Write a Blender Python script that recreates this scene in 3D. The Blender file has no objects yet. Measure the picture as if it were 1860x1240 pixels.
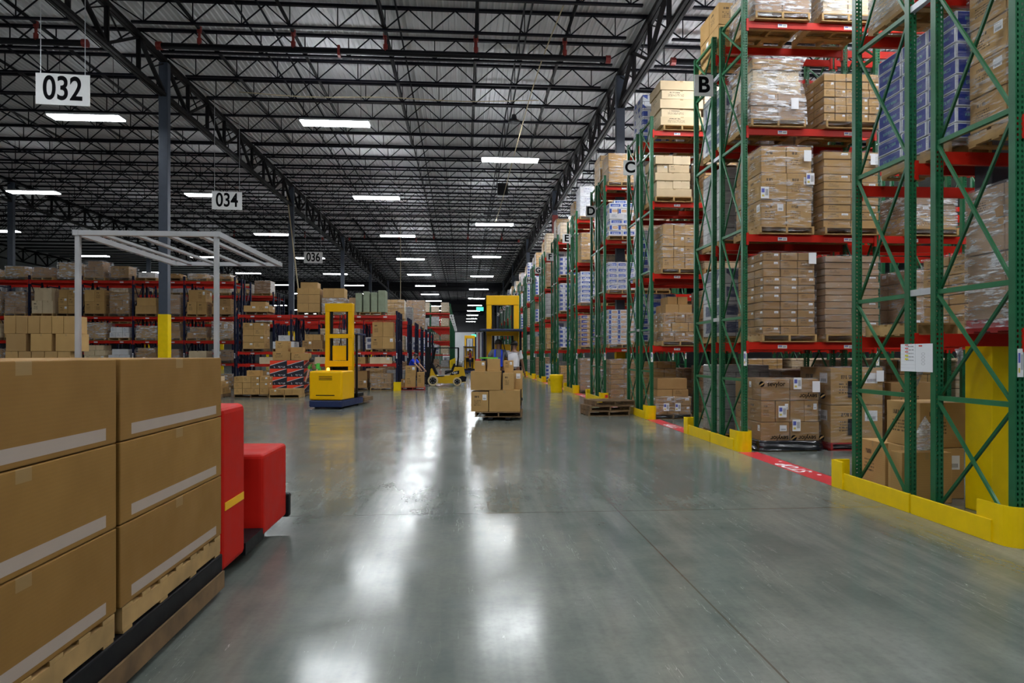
import bpy, bmesh, math, random
from mathutils import Vector, Matrix
R = math.radians
random.seed(7)
SC = bpy.context.scene
COL = SC.collection

# ------------------------------------------------------------------ camera, world, exposure
CAM_H = 1.76
cam_d = bpy.data.cameras.new('camera')
cam = bpy.data.objects.new('camera', cam_d)
COL.objects.link(cam)
cam_d.sensor_width = 36.0
cam_d.lens = 1250.0 / 1860.0 * 36.0
cam_d.shift_y = 23.0 / 1860.0
cam_d.clip_end = 600
cam.location = (0, 0, CAM_H)
cam.rotation_euler = (R(90), 0, -math.atan(89 / 1250.0))
SC.camera = cam
SC.view_settings.view_transform = 'Standard'
SC.view_settings.look = 'None'
SC.view_settings.gamma = 1.0
SC.view_settings.exposure = 0.0
SC.view_settings.use_curve_mapping = False
W = bpy.data.worlds.new('world')
SC.world = W
W.use_nodes = True
W.node_tree.nodes['Background'].inputs[0].default_value = (0.8, 0.9, 1.0, 1)
W.node_tree.nodes['Background'].inputs[1].default_value = 0.05
LAMP_DOWN = 66.0        # radiance of the fluorescent lenses
ADDED_UP = 66.0          # unseen glow added on top of each fixture to brighten the deck
LAMP_DIM = 0.42         # the fixtures left of the columns are weaker
try:
    SC.cycles.max_bounces = 6
    SC.cycles.diffuse_bounces = 4
    SC.cycles.glossy_bounces = 3
    SC.cycles.transmission_bounces = 3
    SC.cycles.transparent_max_bounces = 14
    SC.cycles.sample_clamp_indirect = 4.0
    SC.cycles.caustics_reflective = False
    SC.cycles.caustics_refractive = False
    SC.cycles.use_denoising = True
except Exception:
    pass

# ------------------------------------------------------------------ node helper
class G:
    def __init__(self, name):
        self.m = bpy.data.materials.new(name)
        self.m.use_nodes = True
        self.t = self.m.node_tree
        self.t.nodes.clear()
        self.out = self.t.nodes.new('ShaderNodeOutputMaterial')
    def n(self, typ, ins=None, **kw):
        nd = self.t.nodes.new(typ)
        for k, v in kw.items():
            setattr(nd, k, v)
        for k, v in (ins or {}).items():
            self.put(nd.inputs[k], v)
        return nd
    def put(self, sock, v):
        if isinstance(v, bpy.types.NodeSocket):
            self.t.links.new(v, sock)
        elif isinstance(v, tuple) and sock.type == 'RGBA' and len(v) == 3:
            sock.default_value = (*v, 1)
        else:
            sock.default_value = v
    def math(self, op, a, b=0.0, c=None):
        nd = self.t.nodes.new('ShaderNodeMath')
        nd.operation = op
        self.put(nd.inputs[0], a)
        self.put(nd.inputs[1], b)
        if c is not None:
            self.put(nd.inputs[2], c)
        return nd.outputs[0]
    def mul(self, *a):
        r = a[0]
        for b in a[1:]:
            r = self.math('MULTIPLY', r, b)
        return r
    def rect(self, u, v, u0, u1, v0, v1):
        return self.mul(self.math('GREATER_THAN', u, u0), self.math('LESS_THAN', u, u1),
                        self.math('GREATER_THAN', v, v0), self.math('LESS_THAN', v, v1))
    def mix(self, f, a, b):
        nd = self.t.nodes.new('ShaderNodeMix')
        nd.data_type = 'RGBA'
        self.put(nd.inputs[0], f)
        self.put(nd.inputs[6], a)
        self.put(nd.inputs[7], b)
        return nd.outputs[2]
    def noise(self, scale, vec=None, detail=2.0, rough=0.5):
        nd = self.n('ShaderNodeTexNoise', {'Scale': scale, 'Detail': detail, 'Roughness': rough})
        if vec is not None:
            self.put(nd.inputs['Vector'], vec)
        return nd.outputs['Fac']
    def coords(self, which='Object'):
        return self.n('ShaderNodeTexCoord').outputs[which]
    def mapping(self, vec, scale=(1, 1, 1), loc=(0, 0, 0), rot=(0, 0, 0)):
        nd = self.n('ShaderNodeMapping', {'Vector': vec, 'Scale': scale, 'Location': loc, 'Rotation': rot})
        return nd.outputs[0]
    def sep(self, vec):
        nd = self.n('ShaderNodeSeparateXYZ', {0: vec})
        return nd.outputs
    def comb(self, x, y, z=0.0):
        return self.n('ShaderNodeCombineXYZ', {0: x, 1: y, 2: z}).outputs[0]
    def rand(self):
        return self.n('ShaderNodeObjectInfo').outputs['Random']
    def ramp(self, f, lo, hi, a=0.0, b=1.0):
        nd = self.n('ShaderNodeMapRange', {'Value': f, 'From Min': lo, 'From Max': hi, 'To Min': a, 'To Max': b})
        return nd.outputs[0]
    def bump(self, h, strength=0.3, dist=0.02):
        return self.n('ShaderNodeBump', {'Height': h, 'Strength': strength, 'Distance': dist}).outputs[0]
    def bsdf(self, **ins):
        nd = self.t.nodes.new('ShaderNodeBsdfPrincipled')
        for k, v in ins.items():
            self.put(nd.inputs[k.replace('_', ' ')], v)
        return nd.outputs[0]
    def done(self, shader):
        self.t.links.new(shader, self.out.inputs[0])
        return self.m

def plain(name, col, rough=0.5, metal=0.0, var=0.08, scale=6.0, spec=0.5, coat=0.0):
    g = G(name)
    nz = g.noise(scale, g.coords(), 3.0)
    f = g.ramp(nz, 0.3, 0.7, 1 - var, 1 + var)
    c = g.n('ShaderNodeVectorMath', {0: (*col,), 3: f}, operation='SCALE').outputs[0]
    rr = g.ramp(nz, 0.3, 0.7, max(0.02, rough - 0.06), min(1, rough + 0.06))
    return g.done(g.bsdf(Base_Color=c, Roughness=rr, Metallic=metal, Specular_IOR_Level=spec, Coat_Weight=coat))

def emit(name, col, s):
    g = G(name)
    e = g.n('ShaderNodeEmission', {'Color': (*col, 1), 'Strength': s})
    return g.done(e.outputs[0])

M = {}
M['green'] = plain('rack green paint', (0.007, 0.088, 0.032), 0.36, 0, 0.1, spec=0.3)
M['lightgreen'] = plain('brace green paint', (0.026, 0.15, 0.062), 0.38, 0, 0.1, spec=0.35)
M['red'] = plain('beam red paint', (0.50, 0.016, 0.007), 0.32, 0, 0.12, 3, spec=0.35)
M['navy'] = plain('rack navy paint', (0.006, 0.009, 0.032), 0.45, 0, 0.1, spec=0.2)
M['yellow'] = plain('safety yellow paint', (0.88, 0.60, 0.0), 0.4, 0, 0.05, spec=0.3)
M['truckyellow'] = plain('truck yellow paint', (0.93, 0.50, 0.0), 0.35, 0, 0.02, spec=0.3)
M['ochre'] = plain('ochre truck paint', (0.66, 0.40, 0.012), 0.35, 0, 0.03, spec=0.3)
M['silver'] = plain('galvanised steel', (0.55, 0.57, 0.60), 0.4, 0.3, 0.1)
M['steel'] = plain('column steel paint', (0.045, 0.058, 0.085), 0.5, 0, 0.1)
M['black'] = plain('black steel', (0.006, 0.006, 0.008), 0.5, 0, 0.2, spec=0.2)
M['joist'] = plain('dark joist primer', (0.005, 0.005, 0.009), 0.6, 0, 0.2, spec=0.12)
M['girder'] = plain('girder primer', (0.010, 0.009, 0.010), 0.6, 0, 0.25, spec=0.15)
M['rubber'] = plain('black rubber', (0.02, 0.02, 0.02), 0.8)
M['cream'] = plain('cream tyre', (0.62, 0.50, 0.28), 0.7)
M['darkblue'] = plain('navy chassis paint', (0.012, 0.025, 0.09), 0.4)
M['grey'] = plain('grey truck paint', (0.40, 0.41, 0.43), 0.4)
M['wood'] = plain('pallet wood', (0.42, 0.26, 0.10), 0.75, 0, 0.28, 4)
M['oldwood'] = plain('weathered pallet wood', (0.17, 0.10, 0.045), 0.8, 0, 0.35, 5)
M['plasticred'] = plain('red plastic pallet', (0.35, 0.02, 0.02), 0.5)
M['white'] = plain('white board', (0.82, 0.82, 0.82), 0.5, 0, 0.02)
M['paper'] = plain('white paper', (0.85, 0.85, 0.88), 0.7, 0, 0.02)
M['ink'] = plain('black ink', (0.004, 0.004, 0.005), 0.8, 0, 0.02, spec=0.08)
M['whiteink'] = plain('white paint', (0.85, 0.85, 0.85), 0.5, 0, 0.03)
M['stopred'] = plain('red floor tape', (0.62, 0.035, 0.05), 0.35, 0, 0.12, 2)
M['skin'] = plain('skin', (0.50, 0.27, 0.18), 0.55, 0, 0.04)
M['darkskin'] = plain('brown skin', (0.22, 0.11, 0.07), 0.55, 0, 0.04)
M['hair'] = plain('black hair', (0.012, 0.009, 0.008), 0.6)
M['blue cloth'] = plain('royal blue cloth', (0.01, 0.05, 0.62), 0.85)
M['grey cloth'] = plain('grey cloth', (0.13, 0.14, 0.16), 0.9)
M['dark cloth'] = plain('dark cloth', (0.012, 0.014, 0.025), 0.9)
M['white cloth'] = plain('white cloth', (0.75, 0.75, 0.80), 0.9)
M['green cloth'] = plain('green cloth', (0.08, 0.50, 0.05), 0.85)
M['maroon cloth'] = plain('maroon cloth', (0.20, 0.01, 0.03), 0.85)
M['rope'] = plain('cream cord', (0.50, 0.42, 0.27), 0.8)
M['truckred'] = plain('truck red paint', (0.50, 0.012, 0.006), 0.55, 0, 0.05, spec=0.15)
M['redpipe'] = plain('red pipe coupling', (0.22, 0.02, 0.015), 0.5)
M['amber'] = emit('amber beacon', (1.0, 0.38, 0.05), 6.0)
M['exit'] = emit('green exit sign', (0.1, 0.9, 0.55), 1.6)
M['lens'] = emit('fluorescent lens', (0.93, 0.97, 1.0), LAMP_DOWN)
M['dimlens'] = emit('weaker fluorescent lens', (0.93, 0.97, 1.0), LAMP_DOWN * LAMP_DIM)
M['added_dimup'] = emit('weaker added uplight', (0.93, 0.97, 1.0), ADDED_UP * LAMP_DIM * 0.6)
M['added_uplens'] = emit('added uplight', (0.93, 0.97, 1.0), ADDED_UP)
M['offlens'] = plain('unlit lens', (0.7, 0.7, 0.75), 0.4)
M['wall'] = plain('white wall panel', (0.84, 0.85, 0.87), 0.6, 0, 0.05, 0.4)
M['darkwall'] = plain('dark upper wall', (0.035, 0.037, 0.042), 0.6, 0, 0.15, 0.5)
M['wallbase'] = plain('side wall panel', (0.10, 0.10, 0.11), 0.6, 0, 0.1, 0.4)
M['foil'] = plain('black film', (0.01, 0.01, 0.016), 0.18, 0, 0.3, 12, coat=0.5)
M['sage'] = plain('sage green foam', (0.25, 0.29, 0.20), 0.8, 0, 0.1)
M['greenplastic'] = plain('bright green plastic', (0.10, 0.55, 0.03), 0.5)
M['tank'] = plain('grey gas tank', (0.42, 0.43, 0.44), 0.35, 0.3)

def mat_hole_post(name, col):
    g = G(name)
    xyz = g.sep(g.coords())
    zz = g.math('FRACT', g.math('MULTIPLY', xyz[2], 20.0))
    dz = g.math('DIVIDE', g.math('SUBTRACT', zz, 0.5), 0.30)
    ax = g.math('ABSOLUTE', xyz[0])
    dx = g.math('DIVIDE', g.math('SUBTRACT', ax, 0.022), 0.0095)
    d2 = g.math('ADD', g.mul(dz, dz), g.mul(dx, dx))
    nrm = g.sep(g.n('ShaderNodeNewGeometry').outputs['Normal'])
    hole = g.mul(g.math('LESS_THAN', d2, 1.0), g.math('GREATER_THAN', g.math('ABSOLUTE', nrm[1]), 0.7))
    nz = g.noise(5.0, g.coords(), 3.0)
    f = g.ramp(nz, 0.3, 0.7, 0.85, 1.15)
    c = g.n('ShaderNodeVectorMath', {0: (*col,), 3: f}, operation='SCALE').outputs[0]
    b = g.bsdf(Base_Color=c, Roughness=0.36)
    tr = g.n('ShaderNodeBsdfTransparent').outputs[0]
    mx = g.n('ShaderNodeMixShader', {0: hole, 1: b, 2: tr})
    return g.done(mx.outputs[0])
M['post'] = mat_hole_post('perforated green post', (0.010, 0.115, 0.045))

# cartons: printed faces from each face's own uv
def mat_carton(name, ca, cb, printing=0.6, labels=0.35, ink=(0.03, 0.022, 0.018), tape=(0.36, 0.24, 0.11), strip=0.0):
    g = G(name)
    uv = g.sep(g.coords('UV'))
    u, v = uv[0], uv[1]
    rnd = g.rand()
    r1 = g.math('FRACT', g.math('MULTIPLY', rnd, 17.31))
    r2 = g.math('FRACT', g.math('MULTIPLY', rnd, 43.77))
    r3 = g.math('FRACT', g.math('MULTIPLY', rnd, 91.13))
    nrm = g.sep(g.n('ShaderNodeNewGeometry').outputs['Normal'])
    side = g.math('LESS_THAN', g.math('ABSOLUTE', nrm[2]), 0.5)
    top = g.math('SUBTRACT', 1.0, side)
    base = g.mix(r1, ca, cb)
    nz = g.noise(3.0, g.coords(), 3.0)
    base = g.mix(g.ramp(nz, 0.35, 0.75, 0.0, 0.35), base, (ca[0] * 0.6, ca[1] * 0.55, ca[2] * 0.5))
    flute = g.math('SINE', g.math('MULTIPLY', v, 140.0))
    base = g.mix(g.math('MULTIPLY_ADD', flute, 0.03, 0.03), base, (0.1, 0.06, 0.03))
    # tape down the middle of the top and a short way down the sides
    mid = g.math('LESS_THAN', g.math('ABSOLUTE', g.math('SUBTRACT', u, 0.5)), 0.035)
    tm = g.mul(mid, g.math('MAXIMUM', top, g.math('GREATER_THAN', v, 0.86)))
    base = g.mix(g.mul(tm, 0.7), base, tape)
    # printed lines
    rows = g.math('LESS_THAN', g.math('FRACT', g.math('MULTIPLY', v, 13.0)), 0.52)
    letters = g.noise(1.0, g.comb(g.math('MULTIPLY', u, 55.0), g.math('FLOOR', g.math('MULTIPLY', v, 13.0)), g.mul(rnd, 50.0)), 0.0)
    txt = g.mul(g.rect(u, v, 0.16, 0.56, 0.30, 0.62), rows, g.math('GREATER_THAN', letters, 0.47))
    logo_n = g.noise(1.0, g.comb(g.math('MULTIPLY', u, 38.0), g.math('MULTIPLY', v, 5.0), g.mul(rnd, 30.0)), 0.0)
    logo = g.mul(g.rect(u, v, 0.20, 0.46, 0.70, 0.80), g.math('GREATER_THAN', logo_n, 0.40))
    has = g.mul(side, g.math('LESS_THAN', r2, printing))
    base = g.mix(g.mul(g.math('MAXIMUM', txt, logo), has, 0.8), base, ink)
    # white sticker with a bar code
    st = g.mul(g.rect(u, v, 0.66, 0.90, 0.58, 0.86), side, g.math('LESS_THAN', r3, labels))
    bars = g.mul(g.math('GREATER_THAN', g.math('SINE', g.math('MULTIPLY', u, 260.0)), 0.1), g.rect(u, v, 0.69, 0.87, 0.62, 0.70))
    base = g.mix(st, base, g.mix(bars, (0.80, 0.80, 0.82), (0.05, 0.05, 0.06)))
    if strip:
        sp = g.mul(g.rect(u, v, 0.08, 0.93, 0.06, 0.20), side)
        base = g.mix(g.mul(sp, strip), base, (0.62, 0.58, 0.58))
    b = g.bsdf(Base_Color=base, Roughness=g.ramp(nz, 0.3, 0.7, 0.55, 0.75), Specular_IOR_Level=0.3,
               Normal=g.bump(g.noise(9.0, g.coords(), 2.0), 0.12, 0.01))
    return g.done(b)
TAN = (0.53, 0.325, 0.122)
TAN2 = (0.44, 0.260, 0.092)
M['tan'] = mat_carton('tan cardboard', TAN, TAN2)
M['bare'] = mat_carton('plain cardboard', TAN, (0.39, 0.235, 0.098), 0.0, 0.0)
M['brown'] = mat_carton('brown cardboard', (0.41, 0.240, 0.095), (0.33, 0.187, 0.072), 0.5, 0.3)
M['pink'] = mat_carton('pale brown cardboard', (0.43, 0.275, 0.155), (0.36, 0.220, 0.12), 0.2, 0.2)
M['pale'] = mat_carton('pale overlit cardboard', (0.74, 0.60, 0.40), (0.64, 0.49, 0.30), 0.2, 0.2)  # made paler to stand in for lamp glare near the top shelves
M['whitebox'] = mat_carton('white carton', (0.74, 0.74, 0.76), (0.64, 0.66, 0.70), 0.7, 0.0, ink=(0.05, 0.07, 0.20), tape=(0.6, 0.6, 0.6))
M['strip'] = mat_carton('tan cardboard with pale strip', (0.34, 0.180, 0.042), (0.29, 0.150, 0.036), 0.0, 0.0, strip=0.5)

def mat_print(name, ground, blocks, letters_col=None):
    """a carton whose four sides carry flat blocks of colour (u0,u1,v0,v1,colour)"""
    g = G(name)
    uv = g.sep(g.coords('UV'))
    u, v = uv[0], uv[1]
    nrm = g.sep(g.n('ShaderNodeNewGeometry').outputs['Normal'])
    side = g.math('LESS_THAN', g.math('ABSOLUTE', nrm[2]), 0.5)
    base = g.mix(g.rand(), ground, tuple(c * 0.9 for c in ground))
    for (a, b, c, d, col) in blocks:
        base = g.mix(g.mul(g.rect(u, v, a, b, c, d), side), base, col)
    if letters_col:
        ln = g.noise(1.0, g.comb(g.math('MULTIPLY', u, 30.0), g.math('FLOOR', g.math('MULTIPLY', v, 7.0)), g.mul(g.rand(), 20.0)), 0.0)
        tm = g.mul(g.rect(u, v, 0.22, 0.80, 0.40, 0.62), side, g.math('GREATER_THAN', ln, 0.45))
        base = g.mix(tm, base, letters_col)
    return g.done(g.bsdf(Base_Color=base, Roughness=0.42))
BLUE = (0.014, 0.030, 0.26)
M['bluebox'] = mat_print('blue printed carton', (0.70, 0.72, 0.78), [(0.05, 0.95, 0.08, 0.94, BLUE)], (0.10, 0.27, 0.33))
M['paperbox'] = mat_print('white carton with blue and orange print', (0.76, 0.76, 0.78),
                          [(0.04, 0.30, 0.10, 0.90, (0.02, 0.07, 0.36)), (0.40, 0.94, 0.30, 0.74, (0.52, 0.26, 0.10)), (0.46, 0.88, 0.45, 0.58, (0.80, 0.62, 0.42))])
M['bluestripe'] = mat_print('white carton with a blue panel', (0.74, 0.75, 0.80), [(0.10, 0.90, 0.30, 0.80, (0.03, 0.09, 0.42))], (0.7, 0.75, 0.85))
M['tanblue'] = mat_print('tan carton with a blue panel', TAN, [(0.06, 0.62, 0.20, 0.88, (0.03, 0.04, 0.26))], (0.6, 0.6, 0.7))

def mat_orangeblack():
    g = G('black carton with an orange wedge')
    uv = g.sep(g.coords('UV'))
    u, v = uv[0], uv[1]
    nrm = g.sep(g.n('ShaderNodeNewGeometry').outputs['Normal'])
    side = g.math('LESS_THAN', g.math('ABSOLUTE', nrm[2]), 0.5)
    wedge = g.math('GREATER_THAN', v, g.math('MULTIPLY_ADD', u, 0.62, 0.42))
    base = g.mix(g.mul(side, wedge), (0.010, 0.012, 0.025), (0.85, 0.06, 0.02))
    edge = g.math('LESS_THAN', g.math('ABSOLUTE', g.math('SUBTRACT', v, g.math('MULTIPLY_ADD', u, 0.62, 0.38))), 0.035)
    base = g.mix(g.mul(side, edge, 0.9), base, (0.7, 0.7, 0.75))
    ln = g.noise(1.0, g.comb(g.math('MULTIPLY', u, 26.0), g.math('FLOOR', g.math('MULTIPLY', v, 6.0)), 3.0), 0.0)
    txt = g.mul(side, g.rect(u, v, 0.25, 0.9, 0.08, 0.30), g.math('GREATER_THAN', ln, 0.5))
    base = g.mix(txt, base, (0.65, 0.66, 0.75))
    return g.done(g.bsdf(Base_Color=base, Roughness=0.35))
M['orangeblack'] = mat_orangeblack()

# stretch film over a load: clear with wavy, shiny creases, highlights partly put in as whitish streaks
def mat_film(name, lo, hi, milky=0.25):
    g = G(name)
    co = g.coords()
    r = g.rand()
    off = g.comb(g.mul(r, 31.0), g.mul(r, 17.0), g.mul(r, 57.0))
    v1 = g.n('ShaderNodeVectorMath', {0: g.mapping(co, (1.2, 1.2, 5.5), rot=(0.12, 0.08, 0)), 1: off}, operation='ADD').outputs[0]
    n1 = g.noise(2.2, v1, 4.0, 0.6)
    v2 = g.n('ShaderNodeVectorMath', {0: g.mapping(co, (2.0, 2.0, 12.0), rot=(-0.22, 0.3, 0)), 1: off}, operation='ADD').outputs[0]
    n2 = g.noise(2.6, v2, 3.0, 0.6)
    nor = g.bump(g.math('ADD', n1, g.mul(n2, 0.7)), 0.8, 0.06)
    b = g.bsdf(Base_Color=(0.85, 0.87, 0.92), Roughness=0.16, Specular_IOR_Level=1.0, Normal=nor)
    tr = g.n('ShaderNodeBsdfTransparent', {0: (0.97, 0.97, 0.98, 1)}).outputs[0]
    f = g.ramp(g.mul(n1, n2), 0.23, 0.36, lo, hi)
    mx = g.n('ShaderNodeMixShader', {0: f, 1: tr, 2: b})
    return g.done(mx.outputs[0])
M['film'] = mat_film('clear stretch film', 0.03, 0.40)
M['clearfilm'] = mat_film('very clear stretch film', 0.02, 0.20)
M['milkfilm'] = mat_film('milky stretch film', 0.12, 0.80)
M['bagfilm'] = mat_film('loose plastic sheet', 0.25, 0.85)

# a wrapped load seen from far away: rows of cartons under film in one block
def mat_block(name, ca, cb, bw, bh, mortar=(0.06, 0.035, 0.02), coat=0.5, accent=None):
    g = G(name)
    co = g.coords()
    xyz = g.sep(co)
    vec = g.comb(g.math('ADD', xyz[0], xyz[1]), xyz[2])
    r = g.rand()
    br = g.n('ShaderNodeTexBrick', {'Vector': vec, 'Color1': (*ca, 1), 'Color2': (*cb, 1), 'Mortar': (*mortar, 1), 'Scale': 1.0,
                                    'Mortar Size': 0.008, 'Brick Width': bw, 'Row Height': bh, 'Bias': 0.0})
    col = br.outputs['Color']
    if accent:
        fu = g.math('FRACT', g.math('DIVIDE', vecx(g, vec), bw))
        fv = g.math('FRACT', g.math('DIVIDE', xyz[2], bh))
        col = g.mix(g.mul(g.rect(fu, fv, 0.10, 0.75, 0.22, 0.82), g.math('GREATER_THAN', g.noise(2.0, vec, 0.0), 0.42)), col, accent)
    off = g.comb(g.mul(r, 31.0), g.mul(r, 17.0), g.mul(r, 57.0))
    v1 = g.n('ShaderNodeVectorMath', {0: g.mapping(co, (1.2, 1.2, 6.0)), 1: off}, operation='ADD').outputs[0]
    nz = g.noise(2.4, v1, 4.0, 0.6)
    milk = g.ramp(nz, 0.52, 0.72, 0.0, 0.55)
    hue = g.mix(r, (1.0, 1.0, 1.0), (0.78, 0.76, 0.74))
    col = g.n('ShaderNodeMix', {0: 1.0, 6: col, 7: hue}, data_type='RGBA', blend_type='MULTIPLY').outputs[2]
    col = g.mix(milk, col, (0.62, 0.60, 0.60))
    nor = g.bump(nz, 0.5, 0.05)
    return g.done(g.bsdf(Base_Color=col, Roughness=0.45, Coat_Weight=coat, Coat_Roughness=0.2, Normal=nor))
def vecx(g, vec):
    return g.sep(vec)[0]
M['blk tan'] = mat_block('wrapped tan cartons', TAN, TAN2, 0.41, 0.30)
M['blk brown'] = mat_block('wrapped brown cartons', (0.30, 0.175, 0.085), (0.25, 0.14, 0.07), 0.52, 0.22)
M['blk pale'] = mat_block('wrapped pale cartons', (0.58, 0.46, 0.31), (0.50, 0.38, 0.24), 0.36, 0.18)
M['blk white'] = mat_block('wrapped white cartons', (0.66, 0.67, 0.70), (0.56, 0.58, 0.63), 0.5, 0.36, (0.15, 0.15, 0.18), 0.4, (0.10, 0.12, 0.22))
M['blk blue'] = mat_block('wrapped white and blue cartons', (0.66, 0.68, 0.74), (0.60, 0.62, 0.70), 0.4, 0.24, (0.2, 0.2, 0.25), 0.4, (0.03, 0.07, 0.36))
M['blk grey'] = mat_block('wrapped grey goods', (0.34, 0.33, 0.33), (0.28, 0.27, 0.28), 0.5, 0.25, (0.08, 0.08, 0.08), 0.6)

def mat_label():
    g = G('printed shelf label')
    uv = g.sep(g.coords('UV'))
    u, v = uv[0], uv[1]
    bars = g.mul(g.math('GREATER_THAN', g.math('SINE', g.math('MULTIPLY', u, 150.0)), 0.0), g.rect(u, v, 0.55, 0.92, 0.25, 0.80))
    c = g.mix(bars, (0.80, 0.80, 0.82), (0.05, 0.05, 0.07))
    c = g.mix(g.rect(u, v, 0.08, 0.46, 0.50, 0.85), c, (0.10, 0.12, 0.45))
    c = g.mix(g.rect(u, v, 0.12, 0.42, 0.15, 0.32), c, (0.62, 0.50, 0.10))
    return g.done(g.bsdf(Base_Color=c, Roughness=0.5))
M['label'] = mat_label()

def mat_notice():
    g = G('printed load notice')
    uv = g.sep(g.coords('UV'))
    u, v = uv[0], uv[1]
    c = (0.82, 0.83, 0.87)
    fr = g.math('FRACT', g.math('MULTIPLY', v, 8.0))
    row = g.math('FLOOR', g.math('MULTIPLY', v, 8.0))
    red = g.mul(g.rect(u, fr, 0.14, 0.25, 0.55, 0.85), g.math('GREATER_THAN', row, 4.5))
    yel = g.mul(g.rect(u, fr, 0.14, 0.25, 0.30, 0.85), g.math('GREATER_THAN', row, 2.5), g.math('LESS_THAN', row, 4.5))
    txt = g.mul(g.rect(u, fr, 0.18, 0.42, 0.12, 0.40), g.math('GREATER_THAN', row, 2.5), g.math('GREATER_THAN', g.noise(1.0, g.comb(g.math('MULTIPLY', u, 70.0), row, 0.0), 0.0), 0.48))
    ln = g.math('MAXIMUM', g.math('LESS_THAN', g.math('ABSOLUTE', g.math('SUBTRACT', u, 0.48)), 0.004),
                g.mul(g.math('LESS_THAN', fr, 0.035), g.math('LESS_THAN', u, 0.48)))
    du = g.math('DIVIDE', g.math('SUBTRACT', u, 0.72), 0.055)
    fo = g.math('FRACT', g.math('MULTIPLY', v, 8.6))
    dv = g.math('DIVIDE', g.math('SUBTRACT', fo, 0.5), 0.40)
    dd = g.math('ADD', g.mul(du, du), g.mul(dv, dv))
    ring = g.mul(g.math('LESS_THAN', dd, 1.0), g.math('GREATER_THAN', dd, 0.62), g.rect(u, v, 0.6, 0.85, 0.23, 0.71))
    red2 = g.rect(u, v, 0.58, 0.69, 0.90, 0.95)
    c = g.mix(g.math('MAXIMUM', red, red2), c, (0.65, 0.05, 0.03))
    c = g.mix(yel, c, (0.75, 0.68, 0.04))
    c = g.mix(g.math('MAXIMUM', g.math('MAXIMUM', g.mul(txt, 0.8), g.mul(ln, 0.5)), g.mul(ring, 0.55)), c, (0.10, 0.10, 0.14))
    return g.done(g.bsdf(Base_Color=c, Roughness=0.55))
M['notice'] = mat_notice()

def mat_floor():
    g = G('polished concrete')
    co = g.coords()
    xyz = g.sep(co)
    big = g.noise(0.28, co, 5.0, 0.6)
    mid = g.noise(1.6, co, 5.0, 0.65)
    fine = g.noise(22.0, co, 3.0, 0.6)
    c = g.mix(g.ramp(big, 0.3, 0.7), (0.088, 0.112, 0.103), (0.235, 0.245, 0.215))
    c = g.mix(g.ramp(mid, 0.40, 0.68, 0.0, 0.6), c, (0.075, 0.097, 0.090))
    streak = g.noise(1.0, g.mapping(co, (2.6, 0.22, 1.0)), 4.0, 0.65)
    c = g.mix(g.ramp(streak, 0.45, 0.7, 0.0, 0.4), c, (0.30, 0.305, 0.275))
    c = g.mix(g.ramp(fine, 0.45, 0.8, 0.0, 0.25), c, (0.075, 0.08, 0.078))
    # saw cut joints
    jx = g.math('LESS_THAN', g.math('ABSOLUTE', g.math('SUBTRACT', g.math('FLOORED_MODULO', g.math('SUBTRACT', xyz[0], 1.74 - 2.3), 4.6), 2.3)), 0.007)
    jy = g.math('LESS_THAN', g.math('ABSOLUTE', g.math('SUBTRACT', g.math('FLOORED_MODULO', g.math('SUBTRACT', xyz[1], 7.62 - 3.085), 6.17), 3.085)), 0.010)
    c = g.mix(g.mul(jx, 0.65), c, (0.07, 0.05, 0.028))
    c = g.mix(g.mul(jy, 0.8), c, (0.028, 0.026, 0.022))
    # long thin wheel scratches
    sc = g.noise(1.0, g.mapping(co, (9.0, 0.55, 1.0), rot=(0, 0, 0.35)), 3.0, 0.7)
    sc2 = g.noise(1.0, g.mapping(co, (14.0, 0.5, 1.0), rot=(0, 0, -0.6)), 3.0, 0.7)
    thin = g.math('MAXIMUM', g.math('LESS_THAN', g.math('ABSOLUTE', g.math('SUBTRACT', sc, 0.60)), 0.0016),
                  g.math('LESS_THAN', g.math('ABSOLUTE', g.math('SUBTRACT', sc2, 0.61)), 0.0014))
    gate = g.math('GREATER_THAN', g.noise(0.9, co, 2.0), 0.54)
    c = g.mix(g.mul(thin, gate, 0.22), c, (0.34, 0.36, 0.35))
    rough = g.math('ADD', g.ramp(mid, 0.3, 0.75, 0.11, 0.25), g.mul(thin, gate, 0.15))
    nor = g.bump(g.math('ADD', g.mul(mid, 0.6), g.mul(fine, 0.15)), 0.05, 0.02)
    return g.done(g.bsdf(Base_Color=c, Roughness=rough, Specular_IOR_Level=0.42, Normal=nor))
M['floor'] = mat_floor()
M['deck'] = plain('roof deck', (0.60, 0.60, 0.62), 0.5, 0.0, 0.05, 0.5)

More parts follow.
